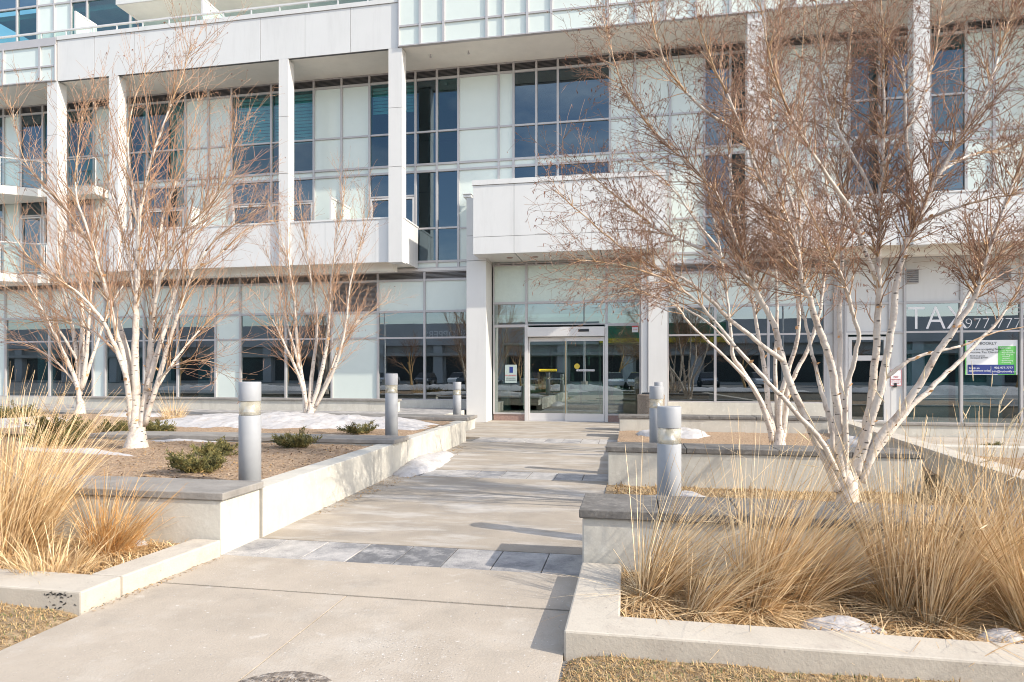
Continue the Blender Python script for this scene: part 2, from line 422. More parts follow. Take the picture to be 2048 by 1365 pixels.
hR4 = bed('planting_bed', rect(3.9, 3.6, 16, 12.05), .06, M['mulch'], .035, .2, 10, .05)
quadsheet('pavement', -32, 14.2, -4.92, 19.5, .36, M['paver'])
MB().box(-4.93, 14.3, -.04, -4.89, 18.5, .364).build('pavement_edge', M['wall'])['kind'] = 'structure'
quadsheet('pavement', 1.6, 15.0, 20, 19.45, .01, M['concrete'])
quadsheet('pavement', 4.45, 12.3, 20, 15.2, .10, M['concrete'])

# ------------------------------------------------------------------ kerbs
def kerb(name, pts, label, z1=.133):
    o = MB().prism(pts, -.04, z1).build(name, M['curb'], bevel=.012); tag(o, label, 'kerb'); return o
kerb('kerb', [(-3.60, 3.72), (-3.35, 3.72), (-3.28, 4.665), (-3.53, 4.665)], 'cream concrete kerb segment abutting the left front planter wall along the walk')
kerb('kerb', [(-14, 3.40), (-3.36, 3.40), (-3.352, 3.712), (-14, 3.712)], 'weathered concrete kerb with black scuffed corner in front of left ornamental grasses')
kerb('kerb', [(-.345, 3.36), (14, 3.36), (14, 3.62), (-.055, 3.62), (-.06, 4.597), (-.34, 4.597)], 'L-shaped pale concrete kerb around the front right grass bed')
# black scuff marks on the corner of the left kerb
sc = MB(); r3 = random.Random(5)
for i in range(40):
    x = -3.54 + r3.gauss(0, .055); z = (.105 + r3.gauss(0, .006)) if i < 26 else .055 + r3.gauss(0, .022)
    if z > .12 or z < .0: continue
    a = r3.uniform(.003, .014); t = r3.uniform(.001, .005)
    sk = r3.uniform(-.012, .012)
    sc.face([(x-a, 3.3975, z-t), (x+a, 3.3975, z-t+sk), (x+a*.8, 3.3975, z+t+sk), (x-a*.7, 3.3975, z+t)])
tag(sc.build('paint_scuff', M['paint']), 'black spray paint smudge on the corner face of the left kerb', 'paint mark')

# ------------------------------------------------------------------ planter walls with stone caps
def capstones(root, x0, x1, y0, y1, z0, z1, seg, seed=1, dark=False):
    r = random.Random(seed); x = x0
    b = MB()
    while x < x1 - .01:
        nx = min(x + seg*r.uniform(.85, 1.15), x1)
        if x1 - nx < .3: nx = x1
        b.box(x+.003, y0 + r.uniform(-.006, .006), z0, nx-.003, y1, z1 + r.uniform(-.004, .004)); x = nx
    return b.build('stone_cap', M['capd' if dark else 'cap'], root, bevel=.008)
def planter(x0, x1, y0, y1, label, seg=1.0, capx=None, seed=1, base=-.04, z1=.445, z2=.512, capshift=0):
    root = empty('planter_wall', ((x0+x1)/2, y0, 0), label, 'planter wall')
    MB().box(x0, y0+.025, base, x1, y1-.02, z1).build('wall', M['wall'], root, bevel=.012)
    c0, c1 = capx or (x0-.015, x1+.015)
    capstones(root, c0, c1, y0, y1, z1+.003, z2, seg, seed, dark=x1 > 0)
    return root
planter(-16, -3.30, 4.67, 5.27, 'nearest left planter wall with grey stone cap behind the tall straw grasses', 1.6, (-16, -3.27), 1)
planter(-8.6, -3.42, 8.82, 9.44, 'middle left planter wall whose grey cap runs behind the short bollard', 1.3, (-8.6, -3.38), 2, base=.2)
planter(-26, -3.52, 13.4, 14.32, 'far left planter wall with grey cap nearest the building, beside snow', 1.3, (-26, -3.47), 3, base=.2)
planter(-.34, 12, 4.6, 5.24, 'nearest right planter wall with dark grey cap behind the straw grasses', .62, (-.365, 12), 4)
planter(-.29, 3.50, 8.50, 9.12, 'middle right cream planter wall, free end at right of the birch trunks', 1.0, (-.32, 3.52), 5)
planter(-.24, 4.22, 14.76, 15.38, 'far right low planter wall with grey cap nearest the entrance doors', 1.0, (-.27, 4.24), 6)
# long left side wall
root = empty('planter_wall', (-3.4, 9, 0), 'long cream concrete wall along the left edge of the walk', 'planter wall')
b = MB()
b.prism([(-3.55, 5.28), (-3.285, 5.28), (-3.40, 8.81), (-3.65, 8.81)], -.04, .447)
b.prism([(-3.65, 9.45), (-3.41, 9.45), (-3.50, 13.39), (-3.74, 13.39)], -.04, .447)
b.prism([(-3.65, 8.815), (-3.405, 8.815), (-3.415, 9.445), (-3.65, 9.445)], -.04, .42)
b.build('wall', M['wall'], root, bevel=.01)
# diagonal right wall with cap
root = empty('planter_wall', (4, 10, 0), 'long narrow retaining wall running diagonally towards the viewer at right', 'retaining wall')
def lerp2(a, b_, t): return (a[0]+(b_[0]-a[0])*t, a[1]+(b_[1]-a[1])*t)
A, B = (4.42, 14.7), (3.62, 5.4)
b = MB(); b.prism([(B[0], B[1]), (B[0]+.22, B[1]), (A[0]+.22, A[1]), (A[0], A[1])], -.04, .40); b.build('wall', M['wall'], root)
b = MB(); n = 9
for i in range(n):
    p = lerp2(A, B, i/n); q = lerp2(A, B, (i+1)/n); e = .003
    b.prism([(q[0]-.03, q[1]+e), (q[0]+.27, q[1]+e), (p[0]+.27, p[1]-e), (p[0]-.03, p[1]-e)], .403, .47)
b.build('stone_cap', M['curb'], root, bevel=.008)
root = empty('planter_wall', (9, 15.2, 0), 'low white wall with grey cap under the tax office windows', 'retaining wall')
MB().box(4.7, 15.22, .0, 20, 15.5, .34).build('wall', M['wall'], root, bevel=.01)
capstones(root, 4.68, 20, 15.19, 15.53, .343, .40, 1.2, 8)
root = empty('planter_wall', (8, 12.1, 0), 'short dark-sided kerb wall bordering the far right soil bed', 'retaining wall')
MB().box(5.1, 12.06, -.04, 16, 12.3, .24).build('wall', M['wall'], root, bevel=.02)
root = empty('planter_wall', (-12, 17.4, 0), 'low concrete wall with thin grey cap below the left shop windows', 'retaining wall')
MB().box(-17.5, 17.45, .3, -6.62, 17.7, .66).build('wall', M['wall'], root, bevel=.01)
capstones(root, -17.5, -6.58, 17.4, 17.75, .663, .72, 1.4, 9)

# ------------------------------------------------------------------ apartment building
Y2, Y1 = 19.45, 17.9
BLD = empty('apartment_building', (-6, Y2, 0), 'pale apartment building with mint spandrel panels, white columns and balconies', 'building')
FRW = .034
PR = .07      # frame projection
def frame_bars(b, x0, x1, z0, z1, trans=(), Y=Y2, w_=FRW, pr=PR, mull=()):
    b.box(x0, Y-pr, z0, x0+w_, Y+.05, z1); b.box(x1-w_, Y-pr, z0, x1, Y+.05, z1)
    b.box(x0+w_, Y-pr+.006, z0, x1-w_, Y+.05, z0+w_); b.box(x0+w_, Y-pr+.006, z1-w_, x1-w_, Y+.05, z1)
    for t in trans: b.box(x0+w_, Y-pr+.012, t-w_*.8, x1-w_, Y+.05, t+w_*.8)
    for t in mull: b.box(t-w_*.7, Y-pr+.016, z0+w_, t+w_*.7, Y+.05, z1-w_)
def window(x0, x1, z0, z1, trans=(), Y=Y2, gm='glass_up', blind=None, mull=(), fr='frame', parent=BLD, name='window', open_z=None, w_=FRW):
    b = MB(); frame_bars(b, x0, x1, z0, z1, trans, Y, mull=mull, w_=w_)
    f = b.build(name, M[fr], parent)
    MB().box(x0+w_, Y-.012, z0+w_, x1-w_, Y, z1-w_).build('pane', M[gm], f)
    if blind:
        zb, kind = blind
        b = MB()
        if kind == 'blind':
            z = z1-.06; k = 0
            while z > zb:
                b.box(x0+.05, Y+.12, z-.10, x1-.05, Y+.125, z-.012); z -= .11
            b.build('blind', M['blind'], f)
        else:
            xa, xb = (x0+.06, x0+(x1-x0)*.45) if kind == 'cl' else (x0+(x1-x0)*.5, x1-.06)
            n = 14
            for i in range(n):
                u0 = xa+(xb-xa)*i/n; u1 = xa+(xb-xa)*(i+1)/n; ya = Y+.18+.03*(i % 2); yb = Y+.18+.03*((i+1) % 2)
                b.face([(u0, ya, zb), (u1, yb, zb), (u1, yb, z1-.05), (u0, ya, z1-.05)])
            b.build('curtain', M['curtain'], f)
    if open_z:
        b = MB(); zz0, zz1 = open_z
        frame_bars(b, x0+w_+.01, x1-w_-.01, zz0, zz1, (), Y-.02, .05, .06); b.build('sash', M['frame2'], f)
    return f
def panel(x0, x1, z0, z1, Y=Y2, m='mint', fr='frame', name='spandrel_panel', trans=()):
    b = MB(); frame_bars(b, x0, x1, z0, z1, trans, Y)
    b.mat(1).box(x0+FRW, Y-.02, z0+FRW, x1-FRW, Y+.02, z1-FRW)
    return b.build(name, [M[fr], M[m]], BLD)
def louvre(x0, x1, z0, z1, Y=Y2):
    b = MB(); frame_bars(b, x0, x1, z0, z1, (), Y)
    b.mat(1); z = z0+FRW+.01
    while z < z1-FRW-.02:
        b.face([(x0+FRW, Y-.05, z), (x1-FRW, Y-.05, z), (x1-FRW, Y, z+.035), (x0+FRW, Y, z+.035)]); z += .04
    b.mat(2).box(x0+FRW, Y+.005, z0+FRW, x1-FRW, Y+.02, z1-FRW)
    return b.build('louvre', [M['frame'], M['louvre'], M['joint']], BLD)

upper = [(-130,-62,'W'),(-62,-20,'P'),(-20,10,'W'),(10,43,'P'),(43,88,'D'),(88,136,'W'),(136,190,'W'),(190,228,'P'),(228,260,'P'),(260,296,'W'),(296,373,'W'),
 (373,419,'P'),(419,465,'P'),(465,544,'B'),(544,629,'B'),(629,684.5,'P'),(684.5,740,'P'),(740,787,'O'),(787,832,'O'),(832,874.7,'C'),(874.7,917.5,'F'),
 (917.5,998,'P'),(998,1027.6,'P'),(1027.6,1073,'F'),(1073,1116,'F'),(1116,1220,'F'),(1220,1270,'P'),(1270,1340,'P'),(1340,1408,'P'),(1408,1460,'F'),
 (1460,1495,'C'),(1495,1560,'P'),(1560,1640,'P'),(1640,1697,'P'),(1697,1758,'F'),(1758,1830,'F'),(1830,1858,'F'),(1858,1930,'F'),(1930,1986,'P'),
 (1986,2060,'P'),(2060,2150,'W'),(2150,2250,'P'),(2250,2370,'W'),(2370,2500,'P')]
for p0, p1, k in upper:
    x0, x1 = FX(p0, Y2), FX(p1, Y2)
    louvre(x0, x1, 10.83, 11.13)
    panel(x0, x1, 7.90, 8.12)
    if k == 'P':
        panel(x0, x1, 8.12, 10.83, trans=(9.16,))
        panel(x0, x1, 5.02, 7.90, trans=(6.05,))
    else:
        bl = {'B': (9.15, 'blind'), 'W': (8.2, 'cr'), 'O': (9.9, 'blind'), 'C': (8.2, 'cr'), 'F': None, 'D': (8.2, 'cl')}[k]
        window(x0, x1, 8.12, 10.83, (9.16,), blind=bl, gm='glass_teal' if k in 'BOW' or p0 in (1858, 874.7, 1697) else 'glass_up')
        lo = {'B': ((7.15,), (6.0, 7.1)), 'O': ((7.15,), (6.0, 7.1)), 'W': ((7.15,), (6.0, 7.1)), 'C': ((6.08,), None), 'F': ((6.08,), None), 'D': ((7.15,), (5.1, 7.1))}[k]
        window(x0, x1, 5.02, 7.90, lo[0], blind=(5.1, 'cr') if k in 'CBW' else None, open_z=lo[1])
    panel(x0, x1, 4.80, 5.02)
LB, RB = FX(-130, Y2), FX(2500, Y2)
EL, ER = FX(936, Y2), FX(1335, Y2)      # entrance block
# ground floor
def gcell(p0, p1, k, Y=Y2):
    x0, x1 = FX(p0, Y), FX(p1, Y)
    if k in 'WPL' : louvre(x0, x1, 4.44, 4.72)
    if k == 'W':
        panel(x0, x1, 3.44, 4.44); return window(x0, x1, .62, 3.44, (2.60,), gm='glass')
    if k == 'P':
        panel(x0, x1, 3.44, 4.44); panel(x0, x1, .62, 3.44, trans=(2.60,))
    if k == 'L':
        louvre(x0, x1, 3.44, 4.44); panel(x0, x1, .62, 3.44, trans=(2.60,))
    if k == 'T':
        panel(x0, x1, 3.44, 4.72, m='panel', name='wall_panel'); return window(x0, x1, .06, 3.44, (2.62,), gm='glass')
    if k == 'S':
        panel(x0, x1, .06, 4.72, m='panel', trans=(2.62, 3.44), name='wall_panel')
for c in [(-130,-60,'W'),(-60,13,'P'),(13,101,'W'),(101,188,'W'),(188,212,'P'),(212,290,'W'),(290,357,'W'),(357,433,'W'),(433,482,'P'),(482,573,'W'),
          (573,665,'W'),(665,757,'L'),(757,850,'W'),(850,936,'W'),(1335,1430,'W'),(1430,1536,'W'),(1536,1649,'W'),(1649,1690,'S'),
          (1778,1808,'S'),(1808,1921,'T'),(1921,2041,'T'),(2041,2150,'T'),(2150,2300,'T'),(2300,2500,'S')]: gcell(*c)
# concrete plinth and bands
b = MB(); b.box(LB, Y2-.10, -.04, EL, Y2+.2, .615); b.box(ER, Y2-.10, -.04, FX(1649, Y2), Y2+.2, .615); b.box(FX(1649, Y2), Y2-.05, -.04, RB, Y2+.2, .055)
b.build('plinth', M['wall'], BLD, bevel=.01)
b = MB(); b.box(LB, Y2-.085, 4.722, EL+.02, Y2+.1, 4.798); b.box(ER-.02, Y2-.085, 4.722, RB, Y2+.1, 4.798); b.build('band', M['frame2'], BLD)
# downpipe strip beside the white panels
MB().box(FX(1664, Y2), Y2-.16, .06, FX(1673, Y2), Y2-.075, 4.7).build('downpipe', M['louvre'], BLD)
for p in (1822, 2005):
    x = FX(p, Y2); b = MB(); b.box(x-.16, Y2-.10, 3.98, x+.16, Y2-.03, 4.36); b.mat(1)
    for i in range(6): b.box(x-.14, Y2-.115, 4.0+i*.058, x+.14, Y2-.101, 4.03+i*.058)
    b.build('vent_grille', [M['louvre'], M['capedge']], BLD)
# tax-office door
x0, x1 = FX(1690, Y2), FX(1778, Y2)
panel(x0, x1, 3.44, 4.72, m='panel', name='wall_panel'); panel(x0, x1, 2.62, 3.44, m='panel', name='wall_panel')
df = MB(); frame_bars(df, x0, x1, .06, 2.62, (), Y2, .06); df = df.build('shop_door', M['frame2'], BLD)
b = MB(); frame_bars(b, x0+.065, x1-.065, .07, 2.50, (1.90,), Y2-.03, .09, .05); b.build('door_leaf', M['frame2'], df)
MB().box(x0+.15, Y2-.03, .15, x1-.15, Y2-.02, 2.42).build('pane', M['glass'], df)
hx = x1-.13
MB().tube([Vector((hx, Y2-.08, 1.0)), Vector((hx, Y2-.16, 1.0)), Vector((hx, Y2-.16, 1.35)), Vector((hx, Y2-.08, 1.35))], [.013]*4, 8).build('handle', M['frame2'], df)
MB().box(FX(1786, Y2), Y2-.09, 1.08, FX(1791, Y2), Y2-.02, 1.20).build('card_reader', M['black'], BLD)

# slabs / soffit / fascia
b = MB(); b.box(LB-2, Y1+.06, 11.14, RB, Y2+6, 11.30); b.build('soffit', M['soffit'], BLD)
FZ0, FZ1 = 11.12, 12.45
def fascia(px, name, z0, z1, mt='panel', Yf=Y1, trim=True):
    b = MB(); xs = [FX(p, Yf) for p in px]
    b.box(xs[0], Yf+.02, z0+.01, xs[-1], Yf+.12, z1-.01)
    b.mat(1)
    for i in range(len(xs)-1): b.box(xs[i]+.006, Yf, z0, xs[i+1]-.006, Yf+.019, z1-.14 if trim else z1)
    if trim: b.box(xs[0], Yf-.03, z1-.13, xs[-1], Yf+.15, z1)
    return b.build(name, [M['joint'], M[mt]], BLD)
fascia([114.5, 189, 269, 350, 434, 521, 610, 701, 796], 'fascia', FZ0, FZ1+.14)
# glazed box to the right, above the soffit
xsr = [797.5, 841, 888, 974, 1007, 1055, 1103, 1216, 1272, 1330, 1392, 1460, 1526, 1590, 1680, 1760, 1850, 1960, 2070, 2200]
for i in range(len(xsr)-1):
    x0, x1 = FX(xsr[i], Y1), FX(xsr[i+1], Y1)
    panel(x0, x1, FZ0, 13.35, Y=Y1, trans=(11.72,)); panel(x0, x1, 13.35, 15.2, Y=Y1)
MB().box(FX(797.5, Y1), Y1+.06, 11.30, FX(2200, Y1), Y2+4, 15.3).build('wall', M['soffit'], BLD)
# left glazed box
for p0, p1 in ((-150, -75), (-75, 9), (9, 82), (82, 113.5)):
    panel(FX(p0, Y1), FX(p1, Y1), FZ0, 12.32, Y=Y1, trans=(11.62,))
MB().box(FX(-150, Y1), Y1-.04, 12.33, FX(113.5, Y1), Y1+.3, 12.56).build('band', M['frame'], BLD)
# terrace railing
tr = MB(); z = 12.93; xa, xb = FX(-60, 18.15), FX(797, 18.15)
tr.box(xa, 18.12, z-.03, xb, 18.18, z+.02); n = 16
for i in range(n+1):
    x = xa+(xb-xa)*i/n; tr.box(x-.02, 18.13, 12.3, x+.02, 18.17, z-.03)
tr = tr.build('terrace_railing', M['frame2'], BLD)
MB().box(xa, 18.145, 12.45, xb, 18.155, z-.05).build('glass_infill', M['glass_rail'], tr)
MB().box(LB, Y1+.13, 11.30, FX(797, Y1)-.01, 22, 12.40).build('terrace_slab', M['soffit'], BLD)
YU = 21.8
for p0, p1, k in [(-90,-40,'W'),(-40,-5,'P'),(-5,36,'W'),(36,77,'W'),(77,110,'P'),(110,144,'P'),(144,176,'W'),(176,262,'W'),(262,330,'W'),(330,420,'P'),(420,520,'W'),(520,640,'P'),(640,800,'W')]:
    x0, x1 = FX(p0, YU), FX(p1, YU)
    if k == 'W': window(x0, x1, 12.45, 16.3, (13.35, 14.9), Y=YU, gm='glass_teal')
    else: panel(x0, x1, 12.45, 16.3, Y=YU, trans=(14.9,))
    if p0 < 240: (window if k == 'W' else panel)(x0, x1, 16.3, 19.5, Y=YU)
MB().box(LB, YU+2.2, 12.4, FX(800, YU), YU+2.4, 20).box(LB, YU+.06, 15.9, FX(800, YU), YU+2.19, 16.1).box(LB, YU+.06, 19.5, FX(800, YU), YU+2.19, 19.8).build('interior_wall', M['interior'], BLD)
x0, z0 = onY(234, 12, 20.3)
MB().box(x0, 20.3, z0, FX(800, 20.3), YU-.08, z0+.28).build('upper_slab', M['soffit'], BLD)
MB().box(x0-.02, 20.26, z0+.02, FX(800, 20.3), 20.299, z0+1.3).build('upper_parapet', M['panel'], BLD)
def screen(pn, top, pf, Yn, zb, nm='privacy_screen'):
    x, zt = onY(pn, top, Yn); Yf = Yn*(1260-pn)/(1260-pf)
    b = MB(); w_ = .03
    b.box(x-w_, Yn, zb, x+w_, Yn+.06, zt); b.box(x-w_, Yf-.06, zb, x+w_, Yf, zt); b.box(x-w_+.003, Yn+.06, zt-.06, x+w_-.003, Yf-.06, zt)
    f = b.build(nm, M['frame2'], BLD); MB().box(x-.008, Yn+.06, zb+.02, x+.008, Yf-.06, zt-.06).build('frosted_pane', M['frost'], f)
screen(150, 22, 200, 18.3, 12.42); screen(404, -6, 455, 18.3, 12.42)
# columns
cols = [(94.6, 115), (218, 236), (557.6, 576.5), (777, 804)]
cols_r = [(1495, 1533), (1827, 1860), (2170, 2212)]
for a, c in cols + cols_r:
    x0, x1 = FX(a, Y1), FX(c, Y1)
    b = MB()
    zs = [4.76, 7.6, 9.35, 11.12]
    b.box(x0+.01, Y1+.012, 4.8, x1-.01, Y1+.34, 11.1)
    b.mat(1)
    for i in range(3): b.box(x0, Y1-.004, zs[i]+.006, x1, Y1+.35, zs[i+1]-.006)
    b.build('column', [M['joint'], M['panel2']], BLD)
# front balconies
def balcony(xa, xb, joints, Yb=18.0, z0=4.80, z1=6.14, side='R'):
    b = MB(); b.box(xa, Yb+.03, 4.86, xb-.02, Y2-.08, 5.0); slab = b.build('balcony', M['soffit'], BLD)
    b = MB(); b.box(xa+.01, Yb+.015, z0+.02, xb-.01, Yb+.05, z1-.05)
    b.mat(1); js = [xa] + joints + [xb]
    for i in range(len(js)-1): b.box(js[i]+.005, Yb, z0, js[i+1]-.005, Yb+.014, z1-.052)
    b.box(xa-.02, Yb-.02, z1-.05, xb+.02, Yb+.09, z1)
    for s in ((xb, 1),) if side == 'R' else ((xa, -1), (xb, 1)):
        b.box(s[0]-.03 if s[1] > 0 else s[0], Yb+.016 if s[1] < 0 else Yb+.0155, z0+.003, s[0] if s[1] > 0 else s[0]+.03, Y2-.08, z1-.052)
        b.box(s[0]-.05 if s[1] > 0 else s[0]-.02, Yb+.091, z1-.05, s[0]+.02 if s[1] > 0 else s[0]+.05, Y2-.08, z1)
    b.build('parapet', [M['joint'], M['panel']], slab)
    MB().box(xa+.3, Yb+.5, 4.62, xb-.5, Yb+.85, 4.858).build('beam', M['soffit'], slab)
balcony(FX(137, 18), FX(806, 18), [FX(p, 18) for p in (256, 360, 470, 560, 650, 750)])
balcony(FX(1533, 18), FX(2450, 18), [FX(p, 18) for p in (1640, 1745, 1862, 1960, 2080, 2200)], side='LR')
screen(661, 393, 705, 18.08, 5.0); screen(380, 412, 424, 18.08, 5.0)
# left rounded glass balconies
def curved_balcony(zs0, zs1, zr, xr, name):
    pts = [(xr, 18.8), (-20.2, 18.8), (-21.2, 18.15), (-22.3, 17.3), (-23.5, 16.6)]
    poly = [(-23.5, Y2-.08)] + pts[::-1] + [(xr, Y2-.08)]
    sl = MB().prism(poly, zs0, zs1).build(name, M['soffit'], BLD)
    b = MB(); g_ = MB()
    for i in range(len(pts)-1):
        p, q = pts[i], pts[i+1]
        n = 3 if i == 0 else 2
        for k in range(n):
            a = lerp2(p, q, k/n); c = lerp2(p, q, (k+1)/n)
            b.bar((a[0], a[1]+.03, zs1), (a[0], a[1]+.03, zr), .018)
            b.bar((a[0], a[1]+.03, zr), (c[0], c[1]+.03, zr), .025)
            g_.face([(c[0], c[1]+.03, zs1+.05), (a[0], a[1]+.03, zs1+.05), (a[0], a[1]+.03, zr-.03), (c[0], c[1]+.03, zr-.03)])
    b.build('railing', M['frame2'], sl); g_.build('glass_infill', M['glass_rail'], sl)
curved_balcony(7.62, 7.90, 8.86, FX(190, 18.8), 'balcony')
curved_balcony(4.62, 4.90, 5.97, FX(96, 18.8), 'balcony')
# interior: floors, ceilings, back wall, partitions
b = MB()
b.box(LB-.5, Y2+.06, 4.45, FX(700, Y2), Y2+6, 4.95); b.box(FX(700, Y2), Y2+.06, 4.9, RB, Y2+6, 5.0)
b.box(LB-.5, Y2+.06, 7.92, RB, Y2+6, 8.08)
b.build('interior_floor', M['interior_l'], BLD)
b = MB(); b.box(LB-.5, Y2+6.0, 0, RB, Y2+6.2, 11.14)
for p in (-100, 190, 373, 470, 630, 700, 917, 1020, 1220, 1500, 1700, 1930, 2300):
    b.box(FX(p, Y2)-.06, Y2+.07, 5.0, FX(p, Y2)+.06, Y2+5.99, 11.13)
for p in (-60, 200, 455, 700): b.box(FX(p, Y2)-.06, Y2+.07, .4, FX(p, Y2)+.06, Y2+5.99, 4.44)
for p in (938, 1332, 1660, 2300): b.box(FX(p, Y2)-.06, Y2+.07, .0, FX(p, Y2)+.06, Y2+5.99, 4.89)
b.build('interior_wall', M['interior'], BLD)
b = MB(); b.box(LB, Y2+.21, .36, EL, Y2+6, .42); b.box(ER, Y2+.21, .0, RB, Y2+6, .04); b.box(EL+.1, Y2+.12, -.045, ER-.1, Y2+6, -.004)
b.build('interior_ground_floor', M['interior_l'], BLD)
b = MB(); b.box(ER, Y2+.3, 4.46, RB, Y2+6, 4.6); b.build('interior_ceiling', M['interior_l'], BLD)
# teal screens inside ground floor (office partitions seen through the glass)
b = MB()
for p0, p1, d, zt in ((45, 80, .6, 3.3), (135, 188, 1.1, 3.2), (212, 300, 1.2, 2.4), (365, 400, .8, 2.4), (1815, 1915, .5, 2.3), (1930, 2025, .5, 2.3)):
    b.box(FX(p0, Y2), Y2+d, .4 if p0 < 900 else .05, FX(p1, Y2), Y2+d+.05, zt)
b.build('interior_partition', mat('teal_partition', (.25, .42, .42), .8), BLD)

# ------------------------------------------------------------------ entrance
YC = 18.55
def pier(pa, pb, seam, ztop):
    x0, x1 = FX(pa, YC), FX(pb, YC); b = MB()
    b.box(x0+.01, YC+.012, 0, x1-.01, Y2+.02, ztop-.01); b.mat(1)
    zs = [.0, 4.85, 5.6, ztop]
    for i in range(3): b.box(x0, YC, zs[i]+.006, x1, YC+.60, zs[i+1]-.006)
    for i in range(3): b.box(x0+.003, YC+.612, zs[i]+.006, x1-.003, Y2-.0, zs[i+1]-.006)
    b.build('column', [M['joint'], M['panel2']], BLD)
pier(933, 972, None, 6.75)
x0, x1 = FX(1296.5, YC), FX(1335, YC)
b = MB(); b.box(x0, YC+.012, 0, x1-.01, Y2+.02, 6.74); b.mat(1); b.box(x0+.003, YC, .006, x1, Y2, 4.85); b.box(x0+.003, YC, 4.86, x1, Y2, 6.75); b.box(FX(1283, YC), YC+.05, .006, x0-.012, Y2, 4.85)
b.build('column', [M['joint'], M['panel2']], BLD)
# canopy
cx0, cx1 = FX(946, Y1), FX(1330, Y1)
zb, zt = onY(946, 509, Y1)[1], onY(946, 362, Y1)[1]
zj = onY(946, 475, Y1)[1]
b = MB(); b.box(cx0+.02, Y1+.02, zb+.02, cx1-.02, Y2-.08, zt-.02); b.mat(1)
xs = [cx0, FX(1028, Y1), FX(1200, Y1), cx1]
for i in range(3):
    b.box(xs[i]+.006, Y1, zb, xs[i+1]-.006, Y1+.019, zj-.006); b.box(xs[i]+.006, Y1, zj+.006, xs[i+1]-.006, Y1+.019, zt-.15)
b.box(cx0-.02, Y1-.03, zt-.14, cx1+.02, Y1+.10, zt); b.box(cx0-.015, Y1+.10, zt-.135, cx1+.015, Y2-.08, zt-.004)
for xx, s in ((cx0, 1), (cx1, -1)):
    b.box(xx, Y1+.02, zb+.002, xx+.018*s, Y2-.08, zt-.15)
ys = [Y1+.022, Y1+.022]
for i in range(3): b.box(xs[i]+.022, Y1+.022, zb+.001, xs[i+1]-.006 if i < 2 else cx1-.022, Y2-.09, zb+.019)
can = b.build('canopy', [M['joint'], M['panel']], BLD)
for p in (1019, 1070, 1160, 1240):
    x = FX(p, 18.6); b = MB(); b.lathe([(.0, zb-.012), (.085, zb-.012), (.10, zb-.004), (.10, zb+.001)], 20, x, 18.65); b.build('downlight', M['granite'], can)
# glazing of entrance: px of mullions on the door plane
def ez(py): return onY(1130, py, Y2)[1]
G = [987, 1053.5, 1213, 1282]
X = [FX(p, Y2) for p in G]
Z = [0.0, ez(826), ez(652), ez(605), ez(527)]
for i in range(3):
    panel(X[i], X[i+1], Z[3], 4.89, m='mint2')
    window(X[i], X[i+1], Z[2]+.02, Z[3], gm='glass_door')
for i in (0, 2):
    window(X[i], X[i+1], ez(830), Z[2]+.02, gm='glass_door', w_=.05)
    b = MB().box(X[i]+.01, Y2-.04, .0, X[i+1]-.01, Y2+.05, ez(830)-.002).build('granite_base', M['granite'], BLD)
for x in (X[1], X[2]): MB().box(x-.05, Y2-.10, 0, x+.05, Y2+.08, Z[2]+.02).build('door_jamb', M['frame2'], BLD)
DX0, DX1 = X[1]+.052, X[2]-.052
DT = ez(655)
hd = MB(); hd.box(DX0, Y2-.22, ez(674), DX1, Y2+.08, DT); hd.mat(1).box(FX(1156, 19.2), Y2-.24, ez(665)+.0, FX(1178, 19.2), Y2-.215, ez(660))
hd = hd.build('door_header', [M['frame2'], M['black']], BLD, bevel=.01)
DM = (DX0+DX1)/2
for (xa, xb, yy, nm) in ((DX0+.005, DM+.04, Y2+.02, 0), (DM-.03, DX1-.005, Y2-.06, 1)):
    b = MB(); zt_ = ez(675); w_ = .045
    b.box(xa, yy-.022, .012, xa+w_, yy+.022, zt_); b.box(xb-w_, yy-.022, .012, xb, yy+.022, zt_)
    b.box(xa+w_, yy-.02, .012, xb-w_, yy+.02, ez(827)); b.box(xa+w_, yy-.02, ez(683), xb-w_, yy+.02, zt_)
    d = b.build('sliding_door', M['frame2'], BLD)
    MB().box(xa+w_, yy-.006, ez(827), xb-w_, yy+.004, ez(683)).build('pane', M['glass_door'], d)
    if nm: MB().box(xa+.01, yy-.03, ez(827), xa+.035, yy-.023, ez(683)).build('weather_strip', mat('tan_strip', (.35, .26, .12), .6), d)
MB().box(DX0, Y2-.2, -.002, DX1, Y2+.1, .010).build('threshold', M['frame'], BLD)
# vestibule: inner doors and floor mat
YV = 22.4
b = MB(); xa, xb = FX(1060, YV), FX(1200, YV)
frame_bars(b, X[0]-.3, X[3]+.2, 0, 3.1, (2.5,), YV, .06, .05, mull=(xa, (xa+xb)/2, xb)); inn = b.build('inner_door_frame', M['frame2'], BLD)
MB().box(X[0]-.3, YV-.01, .06, X[3]+.2, YV, 3.0).build('pane', M['glass_door'], inn)
MB().box(X[0]-.3, Y2+.15, 3.2, X[3]+.2, Y2+5.9, 3.3).build('vestibule_ceiling', M['interior_l'], BLD)
MB().box(DX0, Y2+.4, -.004, DX1, Y2+2.4, .008).build('floor_mat', M['louvre'], BLD)
MB().box(FX(1005, 21.5), 21.2, 0, FX(1020, 21.5), 21.6, 1.2).build('lobby_post', M['frame'], BLD)

# small camera / light over the left pier
b = MB(); x, z = onY(937, 395, Y2-.3); b.box(x-.1, Y2-.55, z-.06, x+.14, Y2-.15, z+.02); b.box(x-.12, Y2-.58, z+.021, x+.16, Y2-.12, z+.04)
b.build('wall_light', M['panel'], BLD)
for p, q in ((861, 120), (937, 112)):
    x, z = onY(p, q, 18.5); b = MB(); b.lathe([(.03, 11.04), (.035, 11.07), (.015, 11.09), (.015, 11.139)], 10, x, 18.5); b.build('sprinkler_head', M['frame'], BLD)

